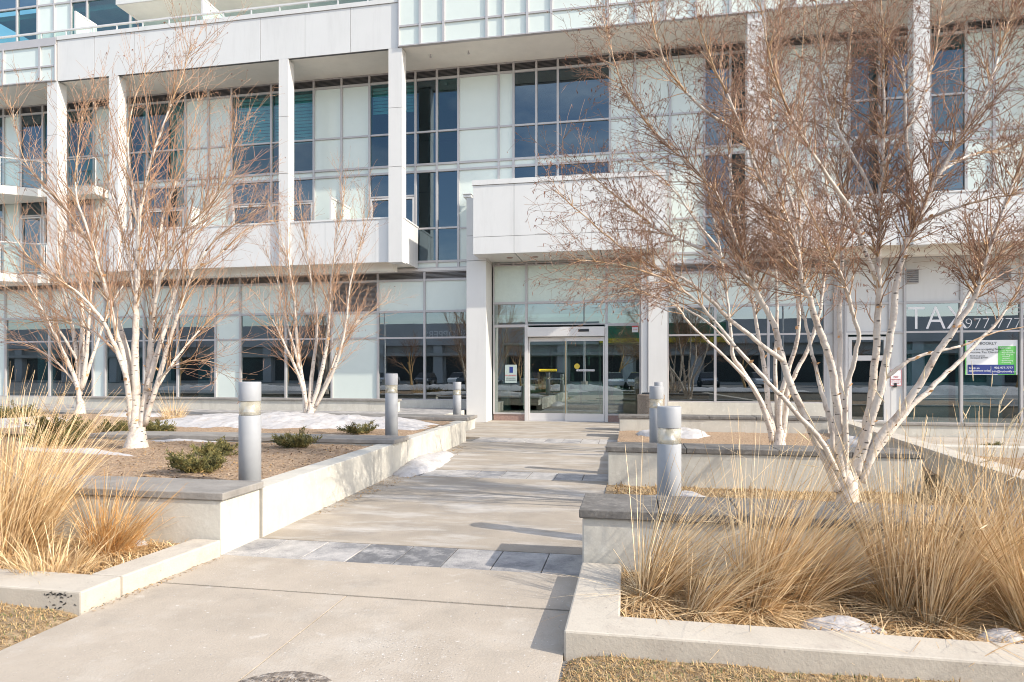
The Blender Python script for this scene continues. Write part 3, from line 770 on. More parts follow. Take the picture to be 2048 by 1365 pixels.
# ------------------------------------------------------------------ signs
YG = Y2-.016
lt = empty('window_lettering', (FX(1864, YG), YG, 2.9), 'tall white three-letter TAX lettering on the shop window transom', 'window lettering')
x, z = onY(1814, 659, YG)
text('letters', 'TAX', .92, x, z, YG, M['white'], lt, sx=.84, off=-.008, ext=.001)
lt = empty('window_lettering', (FX(1980, YG), YG, 2.9), 'thin white phone number lettering on the transom right of the TAX letters', 'window lettering')
x, z = onY(1930, 628, YG); text('letters', 'TEL:905-', .42, x, z, YG, M['white'], lt, off=-.010, ext=.001)
x, z = onY(1929, 658, YG); text('letters', '977-7777', .42, x, z, YG, M['white'], lt, off=-.010, ext=.001)
# poster
YP = Y2-.02
def prect(b, ax, ay, bx, by, d=.0, Y=YP):
    x0, z0 = onY(ax, by, Y); x1, z1 = onY(bx, by, Y); z1 = onY(ax, ay, Y)[1]; b.box(x0, Y-d-.003, z0, x1, Y-d, z1)
po = empty('poster', (FX(1982, YP), YP, 1.5), 'white, green and blue business poster taped inside the right shop window', 'poster')
b = MB(); prect(b, 1930, 681, 2035, 750); b.build('sheet', M['white'], po)
b = MB(); prect(b, 1996, 693, 2032, 750, .004); b.build('green_panel', M['green'], po)
b = MB(); prect(b, 1930, 681, 1932.5, 750, .0045); b.build('green_edge', M['green'], po)
b = MB(); prect(b, 1935, 730, 2028, 748.5, .008); b.build('blue_panel', M['blue'], po)
def ptext(s, px, py, size, m, d=.012, sx=1): 
    x, z = onY(px, py, YP); text('print', s, size, x, z, YP-d, m, po, sx=sx, ext=.0005)
ptext('MYBOOKLY', 1947, 690, .105, M['navy']); ptext('We are accepting New', 1940, 701, .085, M['navy'], sx=.95); ptext('Income Tax Clients!', 1940, 707, .085, M['navy'])
ptext('Book in special', 1940, 713.5, .06, M['navy']); ptext('starting at $39.99!', 1940, 717.5, .06, M['navy'])
ptext('Services:', 2000, 698, .075, M['white'])
for i, s in enumerate(('\u2022 Tax Planning', '\u2022 Payroll Services', '\u2022 Tax Filing for', '   Personal', '   Business', '\u2022 Bookkeeping', '\u2022 Consulting')):
    ptext(s, 2001, 703.2+i*3.9, .05, M['white'])
ptext('Book an', 1937, 738.5, .08, M['white']); ptext('appointment today!', 1937, 743.5, .08, M['white'], sx=.85)
ptext('905-977-7777', 1988, 738, .08, M['white']); ptext('info@mybookly.ca', 1984, 745, .075, M['white'])
b = MB(); prect(b, 1981, 733, 1981.6, 746, .012); b.build('divider', M['white'], po)
b = MB()
for i in range(4):
    c, z = onY(1934.5+i*2, 686, YP); b.tube([Vector((c+.05*math.cos(a), YP-.006, z-.02+.07*math.sin(a))) for a in (0.4, .9, 1.4, 1.9)], [.006]*4, 4)
b.build('emblem', M['navy'], po)
# no trespassing sign
ns = empty('notice_sign', (FX(1792, Y2-.08), Y2-.08, 1.6), 'small white no trespassing notice with red text beside the shop door', 'sign')
YS = Y2-.075
b = MB(); prect(b, 1781, 740, 1803, 772, 0, YS); b.build('plate', M['white'], ns)
b = MB()
for q in ((1781, 740, 1803, 740.8), (1781, 771.2, 1803, 772), (1781, 741, 1781.6, 771), (1802.4, 741, 1803, 771)): prect(b, *q, .004, YS)
b.build('border', M['red'], ns)
for s, py, sz, sx in (('NO', 756, .075, 1), ('TRESPASSING', 761, .055, .75)):
    x, z = onY(1792, py, YS); text('print', s, sz, x, z, YS-.006, M['red'], ns, 'CENTER', sx=sx)
for i, s in enumerate(('VIOLATORS WILL BE', 'PROSECUTED')):
    x, z = onY(1792, 765+i*3.4, YS); text('print', s, .03, x, z, YS-.006, M['red'], ns, 'CENTER', sx=.9)
# entrance notices
ns = empty('notice_sign', (FX(1022, YG), YG, 1.6), 'small pale notice taped to the glass left of the sliding doors', 'sign')
b = MB(); prect(b, 1010, 730, 1034, 766, .004, YG); b.build('sheet', mat('pale_paper', (.36, .44, .43), .6), ns)
b = MB(); prect(b, 1019, 734, 1026, 746, .008, YG); b.build('picture', M['blue'], ns)
x, z = onY(1022, 752.5, YG); text('print', 'NO SMOKING', .055, x, z, YG-.012, M['red'], ns, 'CENTER')
for i, s in enumerate(('NO SOLICITING', 'NO TRESPASSING')):
    x, z = onY(1022, 757.5+i*4, YG); text('print', s, .04, x, z, YG-.012, M['navy'], ns, 'CENTER')
YD = Y2-.0
ns = empty('door_decal', (FX(1096, YD), YD, 1.6), 'yellow caution strip on the left sliding door glass', 'decal')
b = MB(); prect(b, 1078, 738.5, 1114, 743, 0, YD); b.build('strip', M['yellow'], ns)
x, z = onY(1096, 742, YD); text('print', 'CAUTION AUTOMATIC DOOR', .04, x, z, YD-.005, M['navy'], ns, 'CENTER', sx=.9)
YD = Y2-.075
ns = empty('door_decal', (FX(1171, YD), YD, 1.6), 'white strip on the right sliding door glass', 'decal')
b = MB(); prect(b, 1153, 739.5, 1189, 743, 0, YD); b.build('strip', M['white'], ns)
x, z = onY(1171, 742.3, YD); text('print', 'CAUTION AUTOMATIC DOOR', .04, x, z, YD-.005, M['navy'], ns, 'CENTER', sx=.9)
x, z = onY(1154, 733, YD); b = MB(); b.tube([Vector((x, YD-.004, z)), Vector((x, YD, z))], [.085, .085], 20)
tag(b.build('door_decal', mat('amber_decal', (.55, .42, .05), .6)), 'round amber sticker on the right sliding door', 'decal')
ns = empty('notice_sign', (FX(1269, YG), YG, 2.8), 'small red and white sticker high on the glass right of the sliding doors', 'sign')
b = MB(); prect(b, 1264, 651, 1276, 665, .004, YG); b.build('sheet', M['white'], ns)
b = MB(); prect(b, 1264, 651, 1276, 655, .008, YG); b.build('header', M['red'], ns)
x, z = onY(1270, 661, YG); text('print', '24 HR', .05, x, z, YG-.012, M['red'], ns, 'CENTER', sx=.9)

# ------------------------------------------------------------------ bollards
def bollard(loc, label, h=1.02):
    rt = empty('bollard_light', loc, label, 'bollard light', 'grey cylindrical bollard lights by the walk')
    x, y, z = loc; r = .1
    MB().lathe([(r, z), (r, z+h-.32), (r*.97, z+h-.315)], 32, x, y).build('post', M['bollard'], rt, smooth=False)
    MB().lathe([(r*.96, z+h-.314), (r*.96, z+h-.182)], 32, x, y).build('lens', M['lens'], rt)
    b = MB(); [b.box(x+.112*math.cos(a)-.012, y+.112*math.sin(a)-.012, z-.02, x+.112*math.cos(a)+.012, y+.112*math.sin(a)+.012, z+.03) for a in (.8, 2.36, 3.93, 5.5)]
    b.lathe([(.135, z-.02), (.135, z+.012)], 28, x, y); b.build('base_plate', M['bollard'], rt)
    MB().lathe([(r*.85, z+h-.313), (r*.50, z+h-.26), (r*.22, z+h-.183)], 24, x, y).build('reflector', M['reflector'], rt, smooth=True)
    MB().lathe([(r*.99, z+h-.181), (r, z+h-.176), (r, z+h-.006), (r*.96, z+h)], 32, x, y).build('cap', M['bollard'], rt)
    for o in rt.children:
        if o.name.startswith(('post', 'cap', 'lens')):
            for p in o.data.polygons: p.use_smooth = abs(p.normal.z) < .5
    return rt
def bpos(px, Y, z): return (FX(px, Y), Y, z)
bollard(bpos(500, 5.45, .40), 'closest left bollard, standing right behind the nearest left stone cap', 1.01)
bollard(bpos(783, 9.62, .45), 'left bollard behind the middle left stone cap, in front of the shop window', 1.03)
bollard(bpos(914, 14.6, .35), 'farthest left bollard, shortest looking, beside the entrance pier', .92)
bollard(bpos(1338.5, 5.56, .02), 'closest right bollard, standing among the straw grasses by the walk', 1.19)
bollard(bpos(1313, 9.35, .22), 'right bollard behind the middle right planter wall, mostly hidden by a nearer one', 1.08)
bollard(bpos(1317, 15.7, .2), 'barely visible bollard top farthest along the right side, before the pier', 1.06)
# waste receptacle
lr = empty('waste_bin', (FX(1302, 16.6), 16.6, 0), 'speckled exposed-aggregate litter bin beside the right entrance pier', 'litter bin')
x, y = FX(1302, 16.6), 16.6
MB().lathe([(.34, 0), (.34, .80), (.345, .82), (.345, .92), (.32, .94)], 36, x, y).build('body', M['aggregate'], lr)
MB().lathe([(.24, .941), (.22, .98), (.10, .985)], 24, x, y).build('lid', M['black'], lr)
# manhole
mh = empty('manhole_cover', (-1.60, 2.63, .0), 'rusty round manhole cover set in the concrete at the bottom edge', 'manhole cover')
b = MB(); b.lathe([(.30, .0005), (.30, .006), (.27, .009)], 40, -1.60, 2.63); b.build('ring', M['iron'], mh)
b = MB(); b.lathe([(.262, .001), (.262, .012), (.25, .014)], 40, -1.60, 2.63)
for i in range(-7, 8):
    for j in range(-7, 8):
        if i*i+j*j < 46: b.box(-1.60+i*.034-.010, 2.63+j*.034-.010, .0135, -1.60+i*.034+.010, 2.63+j*.034+.010, .019)
b.build('lid', M['iron'], mh)

# ------------------------------------------------------------------ snow
def snow(cx, cy, rx, ry, h, zf, label, seed=0, rot=0, step=.05, grp='patches of old snow'):
    b = MB(); n = max(10, int(2*rx/step)); m = max(8, int(2*ry/step)); n = min(n, 110); m = min(m, 80)
    ca, sa = math.cos(rot), math.sin(rot)
    idx = {}
    def H(u, v):
        d = math.sqrt(u*u+v*v); ang = math.atan2(v, u)
        edge = 1+.22*noise.noise(Vector((math.cos(ang)*1.6, math.sin(ang)*1.6, seed*7.3)))+.10*noise.noise(Vector((math.cos(ang)*5, math.sin(ang)*5, seed*3.1)))
        k = 1-(d/edge)**2
        return k
    for j in range(m+1):
        for i in range(n+1):
            u = -1.3+2.6*i/n; v = -1.3+2.6*j/m; k = H(u, v)
            x = cx+u*rx*ca-v*ry*sa; y = cy+u*rx*sa+v*ry*ca
            base = zf(x, y) if callable(zf) else zf
            z = base-.03 + (max(k, 0)**.45)*h*(1+.35*fbm(x, y, 2.5, seed)+.15*fbm(x, y, 9, seed)) if k > 0 else base-.04
            idx[(i, j)] = len(b.v); b.v.append((x, y, z))
            idx[(i, j, 'k')] = k
    for j in range(m):
        for i in range(n):
            if max(idx[(i+a, j+c, 'k')] for a in (0, 1) for c in (0, 1)) > 0:
                b.f.append((idx[(i, j)], idx[(i+1, j)], idx[(i+1, j+1)], idx[(i, j+1)])); b.m.append(0)
    o = b.build('snow_patch', M['snow'], smooth=True); tag(o, label, 'snow', grp); return o
snow(-6.6, 11.6, 3.1, 1.35, .12, hL3, 'large snow mound at the foot of the thin birch left of the entrance', 1)
snow(-12.6, 10.9, 1.3, .9, .08, hL3, 'snow patch behind the straw grasses at far left', 2)
snow(-10.9, 12.6, 1.0, .5, .09, hL3, 'snow behind the big left birch trunk', 12)
snow(-3.27, 9.95, .30, 1.3, .15, 0.0, 'snow heap piled on the walk against the long left wall', 3, rot=.05)
p = onZ(150, 903, .45); snow(p.x, p.y, 1.15, .11, .07, hL2, 'long thin snow ridge reaching left from the big birch', 4, rot=-.12)
p = onZ(370, 881, .45); snow(p.x, p.y, .75, .14, .06, hL2, 'flat snow strip right of the big left birch trunk', 5, rot=.1)
p = onZ(270, 1086, .1); snow(p.x, p.y, .11, .10, .08, hL1, 'small snow lump in the dry grass at left', 6, step=.02)
p = onZ(1455, 1180, .12); snow(p.x, p.y, .17, .12, .11, hR1, 'snow lump between the two left grass clumps of the right bed', 7, step=.02)
p = onZ(1688, 1246, .1); snow(p.x, p.y-.02, .24, .11, .10, hR1, 'biggest snow lump in the right grass bed', 8, step=.02)
p = onZ(2000, 1268, .1); snow(p.x, p.y-.02, .16, .10, .08, hR1, 'snow lump at right frame edge behind the kerb', 9, step=.02)
p = onZ(1370, 975, .2); snow(p.x, p.y+.2, .34, .40, .11, hR2, 'snow around the closest right bollard foot', 10)
p = onZ(1330, 872, .2); snow(p.x+.2, p.y+.3, .7, .7, .16, hR3, 'snow before the far right planter wall', 11)
p = onZ(1720, 885, .25); snow(p.x, p.y, .45, .9, .16, hR3, 'snow beside the diagonal retaining wall', 13)

# ------------------------------------------------------------------ grasses
def blades(b, cx, cy, zf, n, L, rad, lean, spread, wdt, r, droop=.35, minl=.55, seg=5, flat=0, heads=None):
    for i in range(n):
        a = r.uniform(0, 2*math.pi); q = rad*math.sqrt(r.random())
        x = cx+q*math.cos(a); y = cy+q*math.sin(a); z = (zf(x, y) if callable(zf) else zf)-.01
        l = L*(minl+(1.1-minl)*r.random()**1.7)
        isflat = r.random() < flat
        out = spread*(q/rad if rad else 0)*r.uniform(.4, 1.4)+abs(r.gauss(0, .10))
        if isflat: out = r.uniform(1.2, 3.0); l *= r.uniform(.4, .75)
        a2 = a+r.gauss(0, .5)
        d = Vector((math.cos(a2)*out+lean[0]*r.uniform(.4, 1.3), math.sin(a2)*out+lean[1]*r.uniform(.4, 1.3), 1.0))
        if isflat: d.z = r.uniform(.25, .7)
        d.normalize(); p = Vector((x, y, z)); h = Vector((d.x, d.y, 0))
        side = Vector((-d.y, d.x, 0)) if h.length > .05 else Vector((1, 0, 0))
        ph = r.uniform(0, math.pi); side = (side*math.cos(ph)+Vector((h.x, h.y, 0))*math.sin(ph)*.8+Vector((.01, 0, 0))).normalized()
        w0 = wdt*r.uniform(.6, 1.2); base = len(b.v)
        dr = droop*r.uniform(.3, 1.7)*(1.6 if isflat else 1)
        kink = r.randrange(1, seg+1) if r.random() < .30 else -1
        b.mi = r.choice((0, 0, 0, 1, 2, 2))
        for s in range(seg+1):
            t = s/seg; ww = w0*(1-t*.75)
            b.v.append(tuple(p-side*ww*.5)); b.v.append(tuple(p+side*ww*.5))
            d2 = Vector((d.x*(1+dr*t*1.6), d.y*(1+dr*t*1.6), d.z-dr*t*.9)).normalized()
            if s == kink: d = Vector((d.x+r.gauss(0, .5), d.y+r.gauss(0, .5), d.z*r.uniform(.1, .9))).normalized(); d2 = d
            p = p+d2*(l/seg)
            zz = (zf(p.x, p.y) if callable(zf) else zf)+.012
            if p.z < zz: p.z = zz+r.uniform(0, .03)
        for s in range(seg):
            q0 = base+2*s; b.f.append((q0, q0+1, q0+3, q0+2)); b.m.append(b.mi)
        if heads is not None and not isflat and l > L*.85 and r.random() < .22:
            heads.append((p.copy(), d2.copy()))
def clump(x, y, zf, n, L, rad, lean, label, seed, spread=.55, wdt=.0078, droop=.30, flat=.25, seed_heads=False, cat='ornamental grass', minl=.32, tone=0):
    r = random.Random(seed); z = zf(x, y) if callable(zf) else zf
    rt = empty('ornamental_grass', (x, y, z), label, cat, 'dry ornamental grass clumps')
    b = MB(); H = []
    blades(b, x, y, zf, n, L, rad, lean, spread, wdt, r, droop, minl, 6, flat, H)
    nb_ = len(b.m)
    blades(b, x, y, zf, int(n*.45), L*.38, rad*1.15, lean, .9, wdt*.9, r, .5, .4, 4, .6)
    b.m = b.m[:nb_]+[1 if q % 4 else 0 for q in range(len(b.m)-nb_)]
    b.build('blades', [M['straw_o'] if tone else M['straw'], M['straw_d'], M['straw'] if tone else M['straw_l']], rt)
    if seed_heads and H:
        s = MB()
        for p, d in H:
            l = r.uniform(.06, .13); q = [p-d*l*.3, p+d*l*.1, p+d*l*.5, p+d*l]
            s.tube(q, [.0015, .0036, .003, .0008], 4)
        s.build('seed_heads', M['seed'], rt)
    return rt
def g1(px, py, z=.1): p = onZ(px, py, z); return p.x, p.y
# right front bed
RC = [(1300, 1190, 650, .85, .17, (.48, .15), 'leftmost straw grass clump of the right bed, leaning right over the wall', 0),
      (1400, 1215, 520, .62, .18, (.62, .0), 'low flattened grass clump between the kerb and leftmost right clump', 0),
      (1510, 1212, 850, 1.0, .17, (.30, .12), 'tall upright straw clump in the middle of the right bed', 0),
      (1590, 1200, 620, .85, .18, (.62, .10), 'straw clump leaning strongly right before the biggest snow lump', 0),
      (1650, 1160, 520, .95, .16, (.40, .0), 'straw clump against the wall below the birch trunks', 0),
      (1800, 1215, 780, 1.12, .17, (.12, .15), 'tall brownish grass clump right of the biggest snow lump', 1),
      (1870, 1235, 700, 1.05, .18, (.30, .10), 'grass clump with seed heads, second from the right frame edge', 1),
      (1860, 1155, 500, 1.20, .16, (.15, .10), 'grass clump with the tallest pale seed heads against the wall', 1),
      (1980, 1200, 650, 1.20, .18, (.15, .05), 'grass clump with seed heads before the low white wall at right', 1),
      (2075, 1260, 700, 1.05, .20, (-.1, .05), 'dark-based grass clump cut by the right frame edge', 0),
      (2180, 1250, 600, 1.10, .20, (.1, .05), 'grass clump just outside the right frame edge', 0)]
for i, (px, py, n, L, rad, lean, lab, sh) in enumerate(RC):
    n = int(n*(.35 if i in (4, 7) else 1.1)); x, y = g1(px, py); y = min(max(y, 3.78), 4.45); clump(x, y, hR1, int(n*.85), L*(1.18 if i < 5 else 1.03), rad*.50, (lean[0]*1.3, lean[1]), lab, 100+i, seed_heads=bool(sh), flat=.36, spread=.27, droop=.30)
LC = [(20, 1100, 1500, 1.42, .20, (.20, .1), 'tall straw grass clump cut by the left frame edge', .28),
      (-110, 1120, 800, 1.2, .24, (.25, .1), 'tall straw grass outside the left frame edge', .45),
      (218, 1100, 1000, .66, .14, (.32, .0), 'short dry grass clump in front of the nearest left planter wall', .5),
      (70, 1150, 450, .40, .22, (.2, -.1), 'collapsed straw clump behind the weathered left kerb', .8)]
for i, (px, py, n, L, rad, lean, lab, sp) in enumerate(LC):
    x, y = g1(px, py); y = min(max(y, 3.85), 4.5); clump(x, y, hL1, n, L, rad, lean, lab, 200+i, spread=sp, flat=.35, droop=.35, tone=i == 2)
p = onZ(195, 868, .45); clump(p.x, p.y, hL2, 700, .62, .30, (.15, 0), 'rounded straw grass tuft left of the big birch trunk', 301, spread=1.1, wdt=.006, flat=.4, droop=.7)
p = onZ(345, 846, .45); clump(p.x, p.y, hL3, 260, .75, .20, (0, 0), 'thin straw grass tuft standing in snow right of the big left birch', 302, spread=.6, wdt=.008, flat=.3)
p = onZ(60, 850, .45); clump(p.x, p.y, hL3, 300, .6, .3, (.3, 0), 'straw tuft among the far left junipers', 303, spread=.8, wdt=.008, flat=.4)

# dry lawn and ground litter
def litter(name, label, poly, zf, n, L, seed, mats, wdt=.004, flat=.5, cond=None):
    r = random.Random(seed); b = MB(); x0 = min(p[0] for p in poly); x1 = max(p[0] for p in poly); y0 = min(p[1] for p in poly); y1 = max(p[1] for p in poly)
    k = 0
    while k < n:
        x = r.uniform(x0, x1); y = r.uniform(y0, y1)
        if not inpoly(x, y, poly) or (cond and not cond(x, y, r)): k += .2; continue
        k += 1
        z = zf(x, y); a = r.uniform(0, 6.283); l = L*r.uniform(.4, 1.3); el = r.uniform(.05, .5) if r.random() < flat else r.uniform(.5, 1.4)
        d = Vector((math.cos(a)*math.cos(el), math.sin(a)*math.cos(el), math.sin(el))); s = Vector((-math.sin(a), math.cos(a), 0))*wdt*r.uniform(.6, 1.3)
        p = Vector((x, y, z)); m_ = p+d*l*.55; e = p+d*l+Vector((0, 0, -l*.18))
        b.mi = min(len(mats)-1, int(r.random()**2*len(mats)))
        q = len(b.v); b.v += [tuple(p-s), tuple(p+s), tuple(m_+s*.8), tuple(m_-s*.8), tuple(e)]
        b.f += [(q, q+1, q+2, q+3), (q+3, q+2, q+4)]; b.m += [b.mi]*2
    o = b.build(name, [M[m] for m in mats]); tag(o, label, 'grass', kind='stuff'); return o
litter('dry_lawn_grass', 'trampled straw-coloured lawn outside the right kerb', rect(-.33, 1.9, 4.2, 3.35), hLawnR, 60000, .035, 1, ['lawn', 'lawn', 'straw_d', 'lawn_g'], .0022, .7)
litter('dry_lawn_grass', 'straw-coloured lawn wedge outside the left kerb', rect(-6.5, 1.9, -3.35, 3.39), hLawnL, 30000, .035, 2, ['lawn', 'lawn', 'straw_d', 'lawn_g'], .0022, .7)
litter('dry_bed_grass', 'fallen straw lying on the soil of the front right bed', rect(-.04, 3.66, 5.5, 4.58), hR1, 9000, .13, 3, ['straw', 'straw_d'], .004, .9)
litter('dry_bed_grass', 'fallen straw lying on the soil of the front left bed', rect(-7, 3.74, -3.56, 4.64), hL1, 6500, .13, 4, ['straw', 'straw_d'], .004, .9)
litter('dry_bed_grass', 'short dry grass covering the bed behind the nearest right wall', [(-.2, 5.26), (4.0, 5.26), (4.4, 12), (3.55, 12), (3.55, 8.5), (-.2, 8.5)], lambda x, y: hR2(x, y) if x < 3.9 and y < 8.6 else hR2b(x, y), 26000, .08, 5, ['lawn', 'straw_d', 'chips'], .005, .8)
litter('bed_mulch', 'brown shredded mulch on the left beds', rect(-13, 5.3, -3.6, 8.8), hL2, 14000, .045, 6, ['chips', 'straw_d', 'mulch'], .009, 1)
litter('bed_mulch', 'mulch and leaf litter on the far right bed', rect(4.6, 6, 12, 12), hR4, 9000, .07, 7, ['chips', 'straw_d', 'lawn'], .009, 1)
# crumbs of mulch along the foot of the long left wall
litter('leaf_litter', 'brown leaf litter gathered along the foot of the long left wall', [(-3.34, 6.2), (-3.20, 6.2), (-3.0, 9), (-3.05, 11), (-3.25, 12.5), (-3.5, 12.5)], lambda x, y: 0.004, 900, .03, 8, ['chips', 'straw_d'], .008, 1)
litter('leaf_litter', 'brown crumbs and grass bits in the joint beside the left kerb', [(-3.42, 3.42), (-3.30, 3.42), (-3.22, 4.6), (-3.27, 4.6)], lambda x, y: 0.003, 260, .022, 18, ['chips', 'straw_d'], .004, 1)
# salt / grit crumbs on the path
r = random.Random(9); b = MB()
for i in range(500):
    x = r.uniform(XL+.05, XR-.05); y = 2.3+8*r.random()**1.6; s = r.uniform(.0015, .0035); z = .003
    b.v += [(x-s, y-s, z), (x+s, y-s, z), (x, y+s, z), (x, y, z+s*1.2)]; q = len(b.v)-4
    b.f += [(q, q+1, q+3), (q+1, q+2, q+3), (q+2, q, q+3)]; b.m += [0]*3
for (cx_, cy_, k_) in ((-1.2, 3.3, 160), (-1.0, 2.9, 160), (-2.2, 4.4, 120), (-1.4, 6.4, 160), (-.9, 4.3, 120), (-2.6, 8.0, 120)):
    for _ in range(k_):
        x = cx_+r.gauss(0, .16); y = cy_+r.gauss(0, .13); s = r.uniform(.0012, .0035)
        if not (XL+.06 < x < XR-.06): continue
        q = len(b.v); b.v += [(x-s, y-s, .004), (x+s, y-s*.6, .004), (x+s*.2, y+s, .004), (x, y, .004+s*.7)]; b.f += [(q, q+1, q+3), (q+1, q+2, q+3), (q+2, q, q+3)]; b.m += [0]*3
tag(b.build('grit', M['snow']), 'white salt and grit crumbs scattered over the walk', 'grit', kind='stuff')

# ------------------------------------------------------------------ junipers
def juniper(px, py, zz, w_, h, zf, label, seed, n=60, lean=(0, 0)):
    r = random.Random(seed); p0 = onZ(px, py, zz); x, y = p0.x, p0.y; z0 = zf(x, y)
    h *= .72
    rt = empty('juniper_shrub', (x, y, z0), label, 'juniper', 'low spreading junipers')
    st = MB(); fo = MB()
    for i in range(n):
        a = r.uniform(0, 6.283); L = w_*r.uniform(.5, 1.05); el = r.uniform(.10, .9)*(h/w_)*1.6
        d = Vector((math.cos(a)+lean[0], math.sin(a)*.75+lean[1], el)).normalized(); p = Vector((x+r.gauss(0, w_*.15), y+r.gauss(0, w_*.12), z0)); pts = [p]
        m = 9
        for k in range(m):
            d = (d+Vector((r.gauss(0, .12), r.gauss(0, .12), .05-.05*k/m+r.gauss(0, .05)))).normalized(); p = p+d*L/m; pts.append(p)
        st.tube(pts, [.006*(1-k/(m+2)) for k in range(m+1)], 3)
        for k in range(2, m+1):
            for s in range(11):
                c = pts[k]+Vector((r.gauss(0, .018), r.gauss(0, .018), r.gauss(0, .014)))
                dd = (d+Vector((r.gauss(0, .7), r.gauss(0, .7), r.uniform(-.1, .9)))).normalized(); l = r.uniform(.025, .06); s_ = dd.orthogonal().normalized()*r.uniform(.004, .008)
                q = len(fo.v); fo.v += [tuple(c-s_), tuple(c+s_), tuple(c+dd*l)]; fo.f.append((q, q+1, q+2)); fo.m.append(0)
    st.build('stems', M['straw_d'], rt); fo.build('foliage', M['juniper'], rt)
juniper(395, 945, .43, .30, .20, hL2, 'larger bright juniper nearest the closest left bollard', 1, 60)
juniper(432, 912, .43, .26, .15, hL2, 'small juniper just behind the larger bright one', 2, 42)
juniper(590, 897, .43, .32, .16, hL2, 'small juniper between the closest left bollard and the long wall', 3, 50)
juniper(722, 862, .52, .34, .12, hL3, 'sparse juniper sprig poking out of the snow mound', 4, 22)
juniper(120, 872, .43, .48, .34, hL2, 'dark juniper left of the rounded straw tuft', 5, 110)
juniper(110, 893, .43, .38, .18, hL2, 'low juniper below the dark one at far left', 6, 60)
juniper(237, 870, .43, .30, .20, hL2, 'juniper touching the left side of the big birch trunk', 7, 70)
juniper(312, 868, .43, .32, .20, hL2, 'juniper touching the right side of the big birch trunk', 8, 75)
juniper(25, 842, .43, .55, .16, hL3, 'olive juniper at the left frame edge', 10, 80)
juniper(1985, 897, .12, .22, .16, hR4, 'tiny dark juniper in the far right soil bed', 11, 30)

